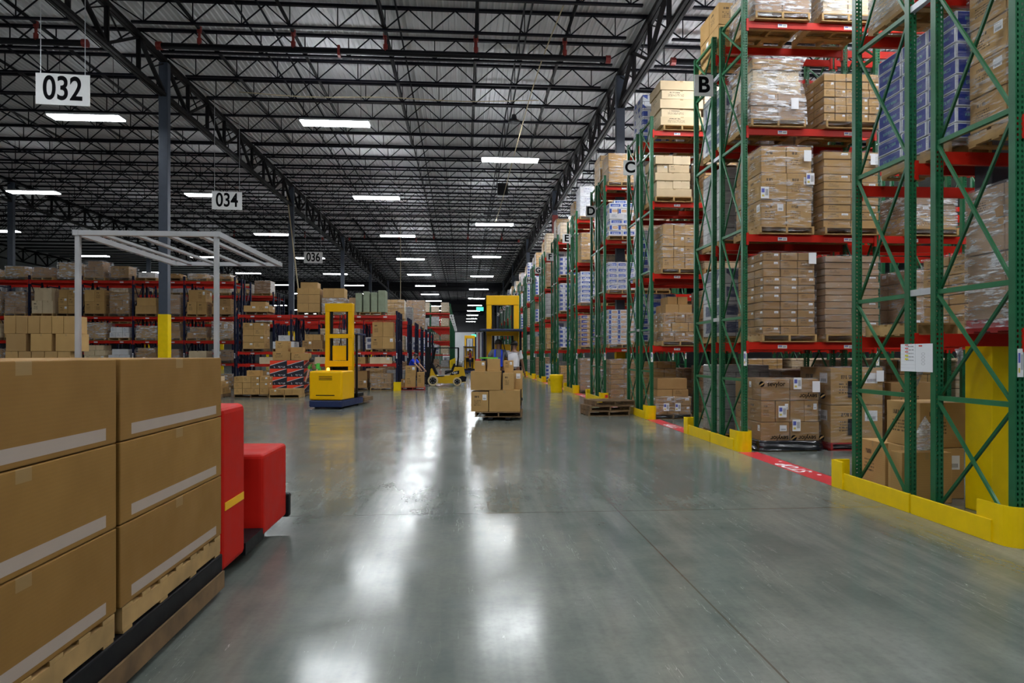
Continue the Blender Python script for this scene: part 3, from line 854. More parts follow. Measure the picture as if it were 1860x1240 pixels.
# ------------------------------------------------------------------ pallets, cartons, wrapped loads
# loads the viewpoint shows nothing of, wholly behind others
SKIP = set('''brown wrapped load, rack B rear, first beam level, second from aisle
brown wrapped load, rack C rear, second beam level, second from aisle
pale wrapped load, rack D front, floor, second from aisle
tan wrapped load, rack D rear, floor, second from aisle
grey wrapped load, rack D rear, second beam level, second from aisle
brown wrapped load, rack E rear, first beam level, second from aisle
pale wrapped load, rack E rear, second beam level, second from aisle
white wrapped load, rack E rear, third beam level, second from aisle
brown wrapped load, rack E rear, top beam level, second from aisle
pale wrapped load, rack F front, floor, second from aisle
grey wrapped load, rack F front, third beam level, second from aisle
white wrapped load, rack F rear, floor, second from aisle
pale wrapped load, rack F rear, third beam level, second from aisle
white wrapped load, rack G rear, floor, first from aisle
pale wrapped load, rack G rear, third beam level, first from aisle
pale wrapped load, rack H rear, floor, first from aisle
grey wrapped load, rack H rear, third beam level, first from aisle
brown wrapped load, rack J rear, floor, first from aisle
brown wrapped load, rack J rear, first beam level, first from aisle
white wrapped load, rack J rear, second beam level, first from aisle
pale wrapped load, rack J rear, third beam level, first from aisle
pale wrapped load, rack K rear, floor, first from aisle
tan wrapped load, rack K rear, first beam level, first from aisle
pale wrapped load, rack K rear, second beam level, first from aisle
brown wrapped load, rack K rear, third beam level, first from aisle
grey wrapped load, rack L front, floor, first from aisle
blue and white load, rack L front, first beam level, first from aisle
blue and white load, rack L front, second beam level, first from aisle
pale wrapped load, rack L front, third beam level, first from aisle
brown wrapped load, rack L rear, third beam level, first from aisle
tan wrapped load, rack M front, floor, first from aisle
white wrapped load, rack M rear, third beam level, first from aisle
grey wrapped load, rack N front, floor, first from aisle
grey wrapped load, rack N front, first beam level, first from aisle
brown wrapped load, rack N front, second beam level, first from aisle
white wrapped load, rack N rear, top beam level, first from aisle
white wrapped load, rack P front, floor, first from aisle
white wrapped load, rack P front, second beam level, first from aisle
white wrapped load, rack P front, top beam level, first from aisle
white wrapped load, rack P rear, third beam level, first from aisle
pale wrapped load, rack P rear, top beam level, first from aisle
blue and white load, rack Q front, floor, first from aisle
brown wrapped load, rack Q front, first beam level, first from aisle
tan wrapped load, rack Q front, second beam level, first from aisle
brown wrapped load, rack Q front, top beam level, first from aisle
tan wrapped load, rack Q rear, third beam level, first from aisle
grey wrapped load, rack Q rear, top beam level, first from aisle
pale brown wrapped cartons, floor of long navy rack, second from its right end
pale brown wrapped cartons, floor of long navy rack, third from its right end
tan cartons, floor of long navy rack, fourth from its right end
wrapped brown cartons, floor of long navy rack, fifth from its right end
tan cartons in milky film, floor of long navy rack, sixth from its right end
tan cartons, first beams of long navy rack, seventh from its right end
pale brown wrapped cartons, second beams of long navy rack, seventh from its right end
pale brown wrapped cartons, first beams of long navy rack, eighth from its right end
wrapped brown cartons, second beams of long navy rack, eighth from its right end
plain tan cartons, first beams of long navy rack, ninth from its right end
white wrapped load, middle of second long navy rack, tenth from its right end
tan wrapped load, middle of second long navy rack, eleventh from its right end
brown wrapped load, middle of second long navy rack, twelfth from its right end
white wrapped load, middle of second long navy rack, thirteenth from its right end
low tan cartons fourth from right, first beams, low navy rack
dark brown carton stack second from right, floor of low navy rack
dark brown carton stack third from right, floor of low navy rack
blue and white load, second beams, third low navy row, third from aisle
tan wrapped load, floor, third low navy row, fourth from aisle
grey wrapped load, second beams, third low navy row, fourth from aisle
brown wrapped load, first beams, fourth low navy row, second from aisle
white wrapped load, second beams, fourth low navy row, second from aisle
tan wrapped load, floor, fourth low navy row, third from aisle
tan wrapped load, first beams, fourth low navy row, third from aisle
white wrapped load, second beams, fourth low navy row, third from aisle
grey wrapped load, floor, fourth low navy row, fourth from aisle
white wrapped load, first beams, fourth low navy row, fourth from aisle
white wrapped load, second beams, fourth low navy row, fourth from aisle
tan wrapped load, second beams, fifth low navy row, first from aisle
tan wrapped load, floor, fifth low navy row, second from aisle
grey wrapped load, first beams, fifth low navy row, second from aisle
blue and white load, second beams, fifth low navy row, second from aisle
grey wrapped load, floor, fifth low navy row, third from aisle
blue and white load, first beams, fifth low navy row, third from aisle
grey wrapped load, second beams, fifth low navy row, third from aisle
tan wrapped load, floor, fifth low navy row, fourth from aisle
brown wrapped load, first beams, fifth low navy row, fourth from aisle
white wrapped load, second beams, fifth low navy row, fourth from aisle
blue and white load, floor, sixth low navy row, second from aisle
tan wrapped load, first beams, sixth low navy row, second from aisle
brown wrapped load, second beams, sixth low navy row, second from aisle
blue and white load, floor, sixth low navy row, third from aisle
brown wrapped load, first beams, sixth low navy row, third from aisle
brown wrapped load, second beams, sixth low navy row, third from aisle
white wrapped load, floor, sixth low navy row, fourth from aisle
blue and white load, first beams, sixth low navy row, fourth from aisle
tan wrapped load, second beams, sixth low navy row, fourth from aisle
grey wrapped load, floor of distant rack R, third from aisle
tan wrapped load, first beam level of distant rack R, third from aisle
brown wrapped load, second beam level of distant rack R, third from aisle
tan wrapped load, floor of distant rack R, fourth from aisle
pale wrapped load, first beam level of distant rack R, fourth from aisle
tan wrapped load, second beam level of distant rack R, fourth from aisle
pale wrapped load, third beam level of distant rack R, fourth from aisle
brown wrapped load, top beam level of distant rack R, fourth from aisle
brown wrapped load, floor of distant rack R, fifth from aisle
grey wrapped load, first beam level of distant rack R, fifth from aisle
pale wrapped load, second beam level of distant rack R, fifth from aisle
pale wrapped load, third beam level of distant rack R, fifth from aisle
tan wrapped load, floor of distant rack R, sixth from aisle
brown wrapped load, first beam level of distant rack R, sixth from aisle
white wrapped load, second beam level of distant rack R, sixth from aisle
pale wrapped load, third beam level of distant rack R, sixth from aisle
white wrapped load, top beam level of distant rack R, sixth from aisle
grey wrapped load, floor of distant rack R, seventh from aisle
brown wrapped load, first beam level of distant rack R, seventh from aisle
white wrapped load, second beam level of distant rack R, seventh from aisle
tan wrapped load, third beam level of distant rack R, seventh from aisle
pale wrapped load, floor of distant rack R, eighth from aisle
pale wrapped load, first beam level of distant rack R, eighth from aisle
brown wrapped load, second beam level of distant rack R, eighth from aisle
grey wrapped load, third beam level of distant rack R, eighth from aisle
pale wrapped load, top beam level of distant rack R, eighth from aisle
brown wrapped load, first beam level of distant rack T, first from aisle
white wrapped load, second beam level of distant rack T, first from aisle
white wrapped load, third beam level of distant rack T, first from aisle
brown wrapped load, top beam level of distant rack T, first from aisle
white wrapped load, floor of distant rack U, first from aisle
white wrapped load, first beam level of distant rack U, first from aisle
white wrapped load, second beam level of distant rack U, first from aisle
brown wrapped load, third beam level of distant rack U, first from aisle
grey wrapped load, top beam level of distant rack U, first from aisle
tan wrapped load, floor of distant rack V, first from aisle
grey wrapped load, first beam level of distant rack V, first from aisle
grey wrapped load, second beam level of distant rack V, first from aisle
brown wrapped load, third beam level of distant rack V, first from aisle
tan wrapped load, top beam level of distant rack V, first from aisle
pale wrapped load, floor of distant rack W, first from aisle
pale wrapped load, first beam level of distant rack W, first from aisle
pale wrapped load, second beam level of distant rack W, first from aisle
brown wrapped load, third beam level of distant rack W, first from aisle
brown wrapped load, top beam level of distant rack W, first from aisle
brown wrapped load, floor of distant rack X, first from aisle
brown wrapped load, first beam level of distant rack X, first from aisle
grey wrapped load, second beam level of distant rack X, first from aisle
grey wrapped load, third beam level of distant rack X, first from aisle
brown wrapped load, top beam level of distant rack X, first from aisle
grey wrapped load, floor of distant rack Y, first from aisle
pale wrapped load, first beam level of distant rack Y, first from aisle
pale wrapped load, second beam level of distant rack Y, first from aisle
tan wrapped load, third beam level of distant rack Y, first from aisle
grey wrapped load, top beam level of distant rack Y, first from aisle
pale wrapped load, floor of distant rack Z, first from aisle
pale wrapped load, first beam level of distant rack Z, first from aisle
tan wrapped load, second beam level of distant rack Z, first from aisle
brown wrapped load, third beam level of distant rack Z, first from aisle
tan wrapped load, top beam level of distant rack Z, first from aisle'''.split('\n'))
def pallet_mesh(w=1.02, d=1.2, mat='wood'):
    def mk():
        b = MB()
        for x in (-w / 2 + 0.02, 0, w / 2 - 0.02):
            b.box(x - 0.02, x + 0.02, -d / 2, d / 2, 0.018, 0.118)
        n = 7
        for i in range(n):
            y = -d / 2 + 0.05 + i * (d - 0.1) / (n - 1)
            hw = 0.05 if i % (n - 1) else 0.065
            b.box(-w / 2, w / 2, max(-d / 2, y - hw), min(d / 2, y + hw), 0.119, 0.14)
        for i in range(4):
            y = -d / 2 + 0.06 + i * (d - 0.12) / 3
            b.box(-w / 2, w / 2, y - 0.05, y + 0.05, 0, 0.017)
        return b.mesh('pallet', mat)
    return cached(('pal', round(w, 2), round(d, 2), mat), mk)

def film_mesh(w, d, h, seed, mat, prof=None, amp=0.014):
    rnd = random.Random(seed)
    b = MB()
    nx, ny, nz = 9, 9, 11
    per = []
    for i in range(nx): per.append((-w / 2 + w * i / nx, -d / 2, 0, -1))
    for i in range(ny): per.append((w / 2, -d / 2 + d * i / ny, 1, 0))
    for i in range(nx): per.append((w / 2 - w * i / nx, d / 2, 0, 1))
    for i in range(ny): per.append((-w / 2, d / 2 - d * i / ny, -1, 0))
    n = len(per)
    ph = [rnd.uniform(0, 6.28) for _ in range(8)]
    for j in range(nz + 1):
        tz = j / nz
        sc = 1.0
        if prof:
            for (a, sa), (c, sb) in zip(prof, prof[1:]):
                if a <= tz <= c:
                    sc = sa + (sb - sa) * (tz - a) / max(1e-6, c - a)
        for i, (x, y, ax, ay) in enumerate(per):
            s = 2 * math.pi * i / n
            o = amp * (0.6 + 0.5 * math.sin(3 * s + 9 * tz + ph[0]) + 0.4 * math.sin(7 * s - 5 * tz + ph[1]) + 0.4 * math.sin(14 * tz + ph[2] + 2 * s))
            corner = (i % nx == 0)
            if corner: o = amp * 0.3
            o += 0.006
            xx, yy = x * sc, y * sc
            l = math.hypot(x / w, y / d)
            b.v.append((xx + ax * o, yy + ay * o, h * tz))
    for j in range(nz):
        for i in range(n):
            i2 = (i + 1) % n
            b.quadface([j * n + i, j * n + i2, (j + 1) * n + i2, (j + 1) * n + i])
    # the film folds a little over the top edge
    base = len(b.v)
    for i, (x, y, ax, ay) in enumerate(per):
        f = 0.86 + 0.08 * math.sin(5 * i + ph[3])
        sc = prof[-1][1] if prof else 1.0
        b.v.append((x * f * sc, y * f * sc, h + 0.008))
    for i in range(n):
        i2 = (i + 1) % n
        b.quadface([nz * n + i, nz * n + i2, base + i2, base + i])
    return b.mesh('film', mat, smooth=True)

SHEET = MB().box(-0.075, 0.075, -0.002, 0.002, -0.105, 0.105).mesh('sheet', 'label')
WSHEET = MB().box(-0.07, 0.07, -0.002, 0.002, -0.1, 0.1).mesh('sheet', 'paper')
NS = [0]
def load(label, x, y, z, w, d, layers, film=None, pallet='wood', prof=None, sheets=(), jit=0.006, group=None, rz=0.0, pw=None, film_h=None, cat='pallet load'):
    """x centre, y front, z base; layers: (nx, ny, height, material[, width scale])"""
    NS[0] += 1
    if label in SKIP: return None
    rnd = random.Random(NS[0] * 13 + 5)
    t = thing('pallet_load', label, cat, (x, y + d / 2, z), rz, group)
    zz = 0.0
    if pallet:
        obj('pallet', pallet_mesh(max(pw or 1.02, 0.5), max(0.6, min(1.2, d + 0.06)), pallet), t)
        zz = 0.142
    z0 = zz
    near = y < 20
    for L in layers:
        nx, ny, h, mat = L[:4]
        sc = L[4] if len(L) > 4 else 1.0
        cw, cd = w * sc / nx, d * sc / ny
        me = boxmesh(cw - 0.012, cd - 0.012, h - 0.010, mat, 0.006 if near else 0.0)
        for i in range(nx):
            for j in range(ny):
                if 0 < i < nx - 1 and 0 < j < ny - 1: continue
                if j > 0 and j == ny - 1 and ny > 2 and 0 < i < nx - 1: continue
                o = obj('carton', me, t, (-w * sc / 2 + cw * (i + 0.5) + rnd.uniform(-jit, jit), -d * sc / 2 + cd * (j + 0.5) + rnd.uniform(-jit, jit), zz))
                o.rotation_euler = (0, 0, rnd.uniform(-1, 1) * jit * 0.8 + (math.pi if rnd.random() < 0.25 else 0))
        zz += h
    if film:
        fh = (film_h or zz) - z0 + 0.10
        obj('stretch_wrap', film_mesh(w + 0.02, d + 0.02, fh, NS[0], film, prof), t, (0, 0, z0 - 0.09))
    for (sx, sz, kind) in sheets:
        obj('sheet_label', SHEET if kind else WSHEET, t, (sx, -d / 2 - 0.034, sz))
    return t

def block_load(label, x, y, z, w, d, h, mat, pallet='wood', group=None, pw=None):
    if label in SKIP: return None
    t = thing('pallet_load', label, 'pallet load', (x, y + d / 2, z), 0, group)
    zz = 0
    if pallet:
        obj('pallet', pallet_mesh(1.02, 1.2, pallet), t)
        zz = 0.142
    w, d, h = round(w, 1), round(d, 1), round(h, 1)
    obj('wrapped_cartons', cached(('blk', w, d, h, mat), lambda: MB().box(-w / 2, w / 2, -d / 2, d / 2, 0, h).mesh('block', mat, 0.025)), t, (0, 0, zz))
    return t

def carton(label, x, y, z, w, d, h, mat='tan', rz=0.0, group=None, name='carton'):
    t = obj(name, boxmesh(w, d, h, mat, 0.006), None, (x, y, z), (0, 0, rz))
    return tag(t, label, 'carton', group)

LN = ['floor', 'first beam level', 'second beam level', 'third beam level', 'top beam level']
ZL = [0.0] + LV
SL = ['first from aisle', 'second from aisle', 'third from aisle', 'fourth from aisle', 'fifth from aisle', 'sixth from aisle', 'seventh from aisle', 'eighth from aisle']
def rl(look, k, side, lv, s):
    return f"{look}, rack {LET[k]} {side}, {LN[lv]}, {SL[s]}"

# ---- rack B, the face towards the viewer
yB = RY[1] - 0.07
D = 1.14
logo_load = load(rl('printed brown cartons on black film', 1, 'front', 0, 0), 5.93, yB, 0, 1.10, 1.2,
     [(2, 3, 0.39, 'brown'), (4, 2, 0.39, 'brown', 0.985), (2, 3, 0.39, 'brown', 0.99)], 'clearfilm', 'wood', sheets=((0.47, 1.17, 0), (0.12, 1.23, 1), (-0.16, 0.72, 1), (0.1, 0.47, 1)))
obj('black_film_skirt', film_mesh(1.14, 1.22, 0.17, 99, 'foil', [(0, 1.05), (1, 1.0)], 0.02), logo_load, (0, 0, 0.02))
lm = text_mesh('sevylor', 0.115, 'ink', 0.018, 0.0005)
ball = cached('ball', lambda: MB().lathe([(0.05, -0.001), (0.05, 0.001)], 20, axis='y').mesh('emblem', 'ink'))
swoosh = cached('swoosh', lambda: MB().prism([(-0.045, -0.02), (-0.01, 0.002), (0.03, 0.03), (0.046, 0.02), (0.015, -0.012), (-0.03, -0.035)], -0.002, 0.002, 'y').mesh('emblem', 'tan'))
for (px, pz, flip) in ((-0.28, 1.22, 0), (0.32, 1.00, 1), (-0.22, 0.245, 1), (0.30, 0.245, 1)):
    a = math.pi if flip else 0
    obj('lettering', lm, logo_load, (px, -0.640, pz), (R(90), a, 0) if flip else (R(90), 0, 0))
    ex = px + (0.27 if flip else -0.27)
    e = obj('emblem', ball, logo_load, (ex, -0.640, pz), (0, a, 0))
    obj('emblem_curve', swoosh, e, (0, -0.002, 0))
big = load(rl('two huge film-wrapped cartons on red pallet', 1, 'front', 0, 1), 7.19, yB, 0, 1.0, 1.15, [(1, 1, 0.69, 'tan'), (1, 1, 0.69, 'tan')], 'clearfilm', 'plasticred', sheets=((0.42, 1.36, 0),))
fm = cached('frame_logo', lambda: MB().box(-0.05, 0.05, -0.002, 0.002, -0.15, 0.15).mesh('printed_panel', 'ink'))
for z in (1.12, 0.43):
    obj('printed_panel', fm, big, (-0.13, -0.589, z))
load(rl('three big brown cartons', 1, 'front', 0, 2), 8.4, yB + 0.1, 0, 1.0, 1.1, [(2, 1, 0.5, 'brown'), (1, 1, 0.6, 'brown')], None)
load(rl('brown layered cartons in film', 1, 'front', 1, 0), 5.91, yB, 1.98, 0.98, 1.16, [(3, 3, 0.149, 'brown', 1 - 0.01 * (i % 2)) for i in range(10)], 'clearfilm', 'wood', sheets=((0.42, 1.52, 0),))
load(rl('two columns of shallow trays', 1, 'front', 1, 1), 7.10, yB, 1.98, 1.04, 1.1, [(2, 2, 0.12, 'pink', 0.99 + 0.01 * (i % 2)) for i in range(12)], 'clearfilm', 'wood')
load(rl('low pale cartons in film', 1, 'front', 1, 2), 8.60, yB, 1.98, 0.94, 1.1, [(2, 2, 0.24, 'pink') for i in range(5)], 'film', 'wood', sheets=((-0.3, 0.3, 1),))
load(rl('large tan cartons three high', 1, 'front', 2, 0), 5.86, yB, 3.94, 0.95, 1.16, [(2, 2, 0.485, 'tan'), (2, 2, 0.485, 'tan', 1.02), (2, 2, 0.485, 'tan')], 'film', 'wood', sheets=((0.38, 1.42, 0), (-0.42, 0.74, 1), (0.43, 1.0, 1)))
load(rl('two columns of tan trays', 1, 'front', 2, 1), 7.08, yB, 3.94, 1.06, 1.1, [(2, 2, 0.138, 'tan', 0.985 + 0.015 * (i % 2)) for i in range(10)], 'clearfilm', 'wood', sheets=((0.42, 1.38, 0),))
load(rl('short pale cartons in shiny film', 1, 'front', 2, 2), 8.62, yB, 3.94, 0.96, 1.1, [(1, 2, 0.24, 'tan'), (2, 2, 0.2, 'pink'), (1, 2, 0.2, 'pink')], 'milkfilm', 'wood')
load(rl('waisted pale load in milky film', 1, 'front', 3, 0), 5.70, yB, 5.88, 1.03, 1.14,
     [(2, 2, 0.24, 'pink'), (2, 2, 0.24, 'pink'), (2, 2, 0.24, 'pale', 0.90), (2, 2, 0.2, 'pale', 0.86), (1, 1, 0.2, 'tan', 0.9)], 'milkfilm', 'wood', [(0, 1.02), (0.4, 0.99), (0.62, 0.90), (0.8, 0.87), (0.93, 0.93), (1, 1.0)], sheets=((0.3, 0.42, 0),))
load(rl('small labelled tan cartons', 1, 'front', 3, 1), 7.10, yB, 5.88, 1.08, 1.1, [(5, 3, 0.145, 'tan', 1.0 if i % 2 else 0.985) for i in range(6)], 'clearfilm', 'wood')
load(rl('pair of tall tan cartons', 1, 'front', 3, 2), 8.5, yB + 0.1, 5.88, 0.8, 0.9, [(1, 1, 0.45, 'tan'), (1, 1, 0.45, 'tan')], None, 'wood')
load(rl('pale wrapped load', 1, 'front', 4, 0), 5.78, yB, 7.82, 1.03, 1.14, [(2, 2, 0.3, 'pink'), (2, 2, 0.3, 'pale')], 'milkfilm', 'wood')
load(rl('leaning pale load in loose film', 1, 'front', 4, 1), 7.02, yB, 7.82, 0.95, 1.1, [(2, 2, 0.3, 'pale'), (2, 2, 0.3, 'pale', 0.95), (2, 2, 0.3, 'pale', 0.9)], 'milkfilm', 'wood')
# ---- rack B, rear half (seen through its end frame)
yBF = RY[1] + 1.46
for lv, (mat, h, look) in enumerate((('blk grey', 1.4, 'stack of pale grey tubs'), ('blk white', 1.4, 'white wrapped load'), ('blk grey', 1.5, 'grey wrapped load'), ('blk white', 1.2, 'bright white wrapped load'))):
    block_load(rl(look, 1, 'rear', lv, 0), 5.75, yBF, ZL[lv], 1.0, 1.15, h, mat)
    block_load(rl('brown wrapped load', 1, 'rear', lv, 1), 7.0, yBF, ZL[lv], 1.0, 1.15, 1.3, 'blk brown')
load(rl('tall tan carton stack', 1, 'rear', 4, 0), 5.65, yBF, 7.82, 0.95, 1.1, [(2, 2, 0.5, 'tan'), (2, 2, 0.45, 'tan')], None, 'wood')

# ---- rack C
yC = RY[2] - 0.07
load(rl('low brown cartons in torn film', 2, 'front', 0, 0), 5.68, yC, 0, 0.98, 1.15, [(3, 2, 0.23, 'brown'), (2, 2, 0.24, 'brown'), (2, 2, 0.2, 'brown', 0.9), (1, 1, 0.3, 'brown', 0.85)], 'film', 'oldwood', sheets=((-0.2, 0.33, 1), (0.12, 0.33, 1)), film_h=0.6)
load(rl('wrapped brown cartons under loose boxes', 2, 'front', 1, 0), 5.87, yC, 1.98, 0.94, 1.15, [(3, 2, 0.25, 'brown'), (4, 2, 0.25, 'tan'), (3, 2, 0.25, 'brown', 0.98), (2, 2, 0.25, 'bare', 0.8), (2, 1, 0.22, 'bare', 0.6)], 'film', 'wood', film_h=0.9)
load(rl('tan cartons in streaky film', 2, 'front', 2, 0), 5.85, yC, 3.94, 0.92, 1.15, [(3, 2, 0.3, 'tan', 1.0 - 0.01 * (i % 2)) for i in range(4)], 'film', 'wood')
load(rl('crooked pale tan cartons', 2, 'front', 3, 0), 5.69, yC, 5.88, 0.98, 1.1, [(1, 2, 0.22, 'pale'), (2, 2, 0.22, 'pale', 0.97), (1, 2, 0.22, 'pale'), (3, 2, 0.22, 'pale', 0.96), (2, 1, 0.24, 'pale')], None, 'wood', jit=0.02)
load(rl('flat cartons five high, coloured as overlit', 2, 'front', 4, 0), 5.92, yC, 7.82, 1.2, 1.1, [(1, 1, 0.24, 'pale'), (1, 1, 0.22, 'pale', 0.93), (1, 1, 0.26, 'pale'), (1, 1, 0.24, 'pale', 0.93), (1, 1, 0.26, 'pale', 0.98)], None, 'wood', jit=0.02)
for lv, (mat, look, h) in enumerate((('blk brown', 'dark brown wrapped load', 1.3), ('blk tan', 'tan wrapped load', 1.4), ('blk pale', 'pale wrapped load', 1.3), ('blk tan', 'tall tan wrapped load', 1.3), ('blk pale', 'pale carton load', 1.1))):
    block_load(rl(look, 2, 'front', lv, 1), 7.05, yC, ZL[lv], 1.0, 1.15, h, mat)
yCF = RY[2] + 1.46
for lv, (mat, look, h) in enumerate((('blk tan', 'tan wrapped load', 1.4), ('blk blue', 'blue and white load', 1.4), ('blk blue', 'blue and white wrapped load', 1.3), ('blk grey', 'grey wrapped load', 1.4), ('blk blue', 'tall blue sided load', 1.4))):
    block_load(rl(look, 2, 'rear', lv, 0), 5.75, yCF, ZL[lv], 1.0, 1.15, h, mat)
    block_load(rl('brown wrapped load', 2, 'rear', lv, 1), 7.0, yCF, ZL[lv], 1.0, 1.15, 1.2, 'blk brown')

for k, side, yy in ((1, 'rear', yBF), (2, 'front', yC), (2, 'rear', yCF)):
    for s_ in range(2, 8):
        m_, look_ = (('blk brown', 'dark brown wrapped load'), ('blk tan', 'tan wrapped load'), ('blk pale', 'pale wrapped load'))[(s_ + k) % 3]
        for lv in (0, 1) if s_ < 4 else (0,):
            block_load(rl(look_, k, side, lv, s_), 5.75 + 1.25 * s_, yy, ZL[lv], 1.0, 1.15, 1.3 if lv else 1.5, m_)
# ---- racks D and E
yD = RY[3] - 0.07
load(rl('tall brown layered cartons', 3, 'front', 0, 0), 5.80, yD, 0, 1.0, 1.15, [(2, 2, 0.18, 'brown') for i in range(8)], 'film', 'wood')
load(rl('white paper cartons with blue print', 3, 'front', 1, 0), 5.72, yD, 1.98, 1.0, 1.1, [(3, 2, 0.178, 'paperbox') for i in range(7)], 'film', 'wood')
load(rl('short white cartons with blue print', 3, 'front', 2, 0), 5.72, yD, 3.94, 1.0, 1.1, [(3, 2, 0.2, 'bluestripe') for i in range(5)], 'film', 'wood')
load(rl('jumbled white and blue cartons', 3, 'front', 3, 0), 5.73, yD, 5.88, 0.98, 1.1, [(2, 2, 0.2, 'bluestripe'), (3, 2, 0.2, 'paperbox'), (2, 2, 0.2, 'bluestripe', 0.98), (2, 2, 0.2, 'whitebox'), (3, 2, 0.2, 'paperbox', 0.97), (2, 2, 0.2, 'bluestripe', 0.95), (1, 1, 0.15, 'bluestripe', 0.5)], None, 'wood', jit=0.025)
load(rl('two big tan cartons', 3, 'front', 4, 0), 5.70, yD, 7.82, 0.95, 1.1, [(1, 1, 0.52, 'bare'), (1, 1, 0.52, 'bare')], 'film', 'wood')
yE = RY[4] - 0.07
load(rl('pale brown wrapped cartons', 4, 'front', 0, 0), 5.75, yE, 0, 1.0, 1.1, [(2, 2, 0.24, 'pink') for i in range(6)], 'film', 'oldwood')
load(rl('tan cartons with blue panels', 4, 'front', 1, 0), 5.75, yE, 1.98, 0.95, 1.1, [(2, 2, 0.2, 'tanblue') for i in range(7)], 'film', 'wood')
load(rl('white and blue cartons in film', 4, 'front', 2, 0), 5.75, yE, 3.94, 0.95, 1.1, [(2, 2, 0.2, 'bluestripe') for i in range(7)], 'film', 'wood')
load(rl('tan cartons two columns', 4, 'front', 3, 0), 5.78, yE, 5.88, 0.95, 1.1, [(2, 2, 0.4, 'tan') for i in range(3)], 'film', 'wood')
load(rl('big white cartons with dark print', 4, 'front', 4, 0), 5.75, yE, 7.82, 1.0, 1.1, [(1, 1, 0.45, 'whitebox') for i in range(3)], 'film', 'wood')
MIX = [('blk tan', 'tan wrapped load'), ('blk pale', 'pale wrapped load'), ('blk blue', 'blue and white load'), ('blk brown', 'brown wrapped load'), ('blk white', 'white wrapped load'), ('blk grey', 'grey wrapped load')]
rr = random.Random(21)
for k in range(3, 15):
    for side, yy in (('front', RY[k] - 0.05), ('rear', RY[k] + 1.48)):
        for lv in range(5):
            for s in (0, 1):
                if s == 1 and k > 5: continue
                if k in (3, 4) and side == 'front' and s == 0: continue
                if side == 'rear' and k > 9 and lv < 3: continue
                m, look = rr.choice(MIX)
                if k == 5 and side == 'front' and s == 0:
                    m, look = [MIX[0], MIX[2], MIX[2], MIX[2], MIX[1]][lv]
                block_load(rl(look, k, side, lv, s), 5.72 + 1.25 * s, yy, ZL[lv], 1.0, 1.1, rr.uniform(0.9, 1.5) if lv < 4 else rr.uniform(0.9, 1.4), m)

# ---- nearest rack (no letter)
def al(look, side, lv): return f"{look}, nearest rack, {side}, {LN[lv]}"
load(al('big tan cartons with stickers', 'half towards the viewer', 2), 5.88, 5.94, 3.94, 1.05, 1.0, [(2, 2, 0.36, 'tan') for i in range(4)], 'film', 'wood')
load(al('pale wrapped load on red pallet', 'half towards the viewer', 1), 5.92, 5.98, 1.98, 1.05, 1.04, [(2, 2, 0.34, 'pink'), (2, 2, 0.34, 'pink'), (2, 2, 0.34, 'pink', 1.02), (2, 2, 0.34, 'pink', 1.03)], 'milkfilm', 'plasticred')
load(al('tan carton load', 'half towards the viewer', 3), 5.9, 5.98, 5.88, 1.05, 1.04, [(2, 2, 0.4, 'tan'), (2, 2, 0.4, 'tan')], 'film', 'wood')
blue = load(al('blue printed cartons in shiny film', 'half beyond the flue', 2), 5.51, 7.02, 3.94, 0.48, 1.40, [(1, 3, 0.172, 'bluebox') for i in range(8)], 'clearfilm', 'wood', pw=0.5)
load(al('white wrapped load above blue cartons', 'half beyond the flue', 3), 5.80, 7.48, 5.88, 1.0, 1.15, [(2, 2, 0.4, 'pale'), (2, 2, 0.4, 'pale')], 'milkfilm', 'wood')
load(al('flat tan cartons', 'half beyond the flue', 1), 6.36, 7.52, 1.98, 0.9, 0.95, [(2, 2, 0.12, 'tan') for i in range(7)], 'film', 'wood')
p = tag(obj('pallet', pallet_mesh(0.9, 1.0, 'wood'), None, (5.42, 8.02, 1.98)), 'empty light wooden pallet on first beams of nearest rack', 'pallet')
p.scale = (0.55, 1, 1)
carton('tan carton standing on floor of nearest rack, farthest from viewer', 5.80, 8.88, 0, 0.62, 0.55, 0.60, 'tan')
carton('tan floor carton of nearest rack, in front of the farthest one', 5.80, 8.27, 0, 0.60, 0.58, 0.61, 'tan')
carton('tan floor carton of nearest rack, beside the yellow column', 5.46, 7.86 , 0, 0.62, 0.22, 0.60, 'tan')
carton('upright tan carton on top of the floor cartons, nearest rack', 5.85, 8.33, 0.615, 0.62, 0.62, 0.55, 'tan', 0.04)
# ---- loose items around the nearest rack
def crumple(name, label, pts, width, seed, mat='bagfilm', cat='plastic sheet'):
    rnd = random.Random(seed)
    b = MB()
    m = 7
    for (x, y, z, wd) in pts:
        for j in range(m):
            a = (j / (m - 1) - 0.5)
            b.v.append((x + a * wd * 0.75 + rnd.uniform(-0.02, 0.02), y + a * wd * 0.5 + rnd.uniform(-0.035, 0.035), z + rnd.uniform(-0.02, 0.02)))
    for i in range(len(pts) - 1):
        for j in range(m - 1):
            b.quadface([i * m + j, i * m + j + 1, (i + 1) * m + j + 1, (i + 1) * m + j])
    me = b.mesh(name, mat, smooth=True)
    o = obj(name, me)
    md = o.modifiers.new('thick', 'SOLIDIFY'); md.thickness = 0.003
    return tag(o, label, cat)
crumple('plastic_sheet', 'torn strip of clear film hanging beside the white notice, nearest rack',
        [(5.28, 7.52, 1.86, 0.10), (5.27, 7.56, 1.70, 0.14), (5.25, 7.62, 1.52, 0.22), (5.22, 7.68, 1.36, 0.24), (5.20, 7.72, 1.22, 0.12), (5.20, 7.70, 1.08, 0.08)], 0.2, 3)
crumple('plastic_sheet', 'small clear document sleeve hanging under first beam, nearest rack',
        [(5.30, 7.00, 1.83, 0.14), (5.30, 7.0, 1.74, 0.15), (5.30, 7.0, 1.64, 0.17)], 0.2, 8)
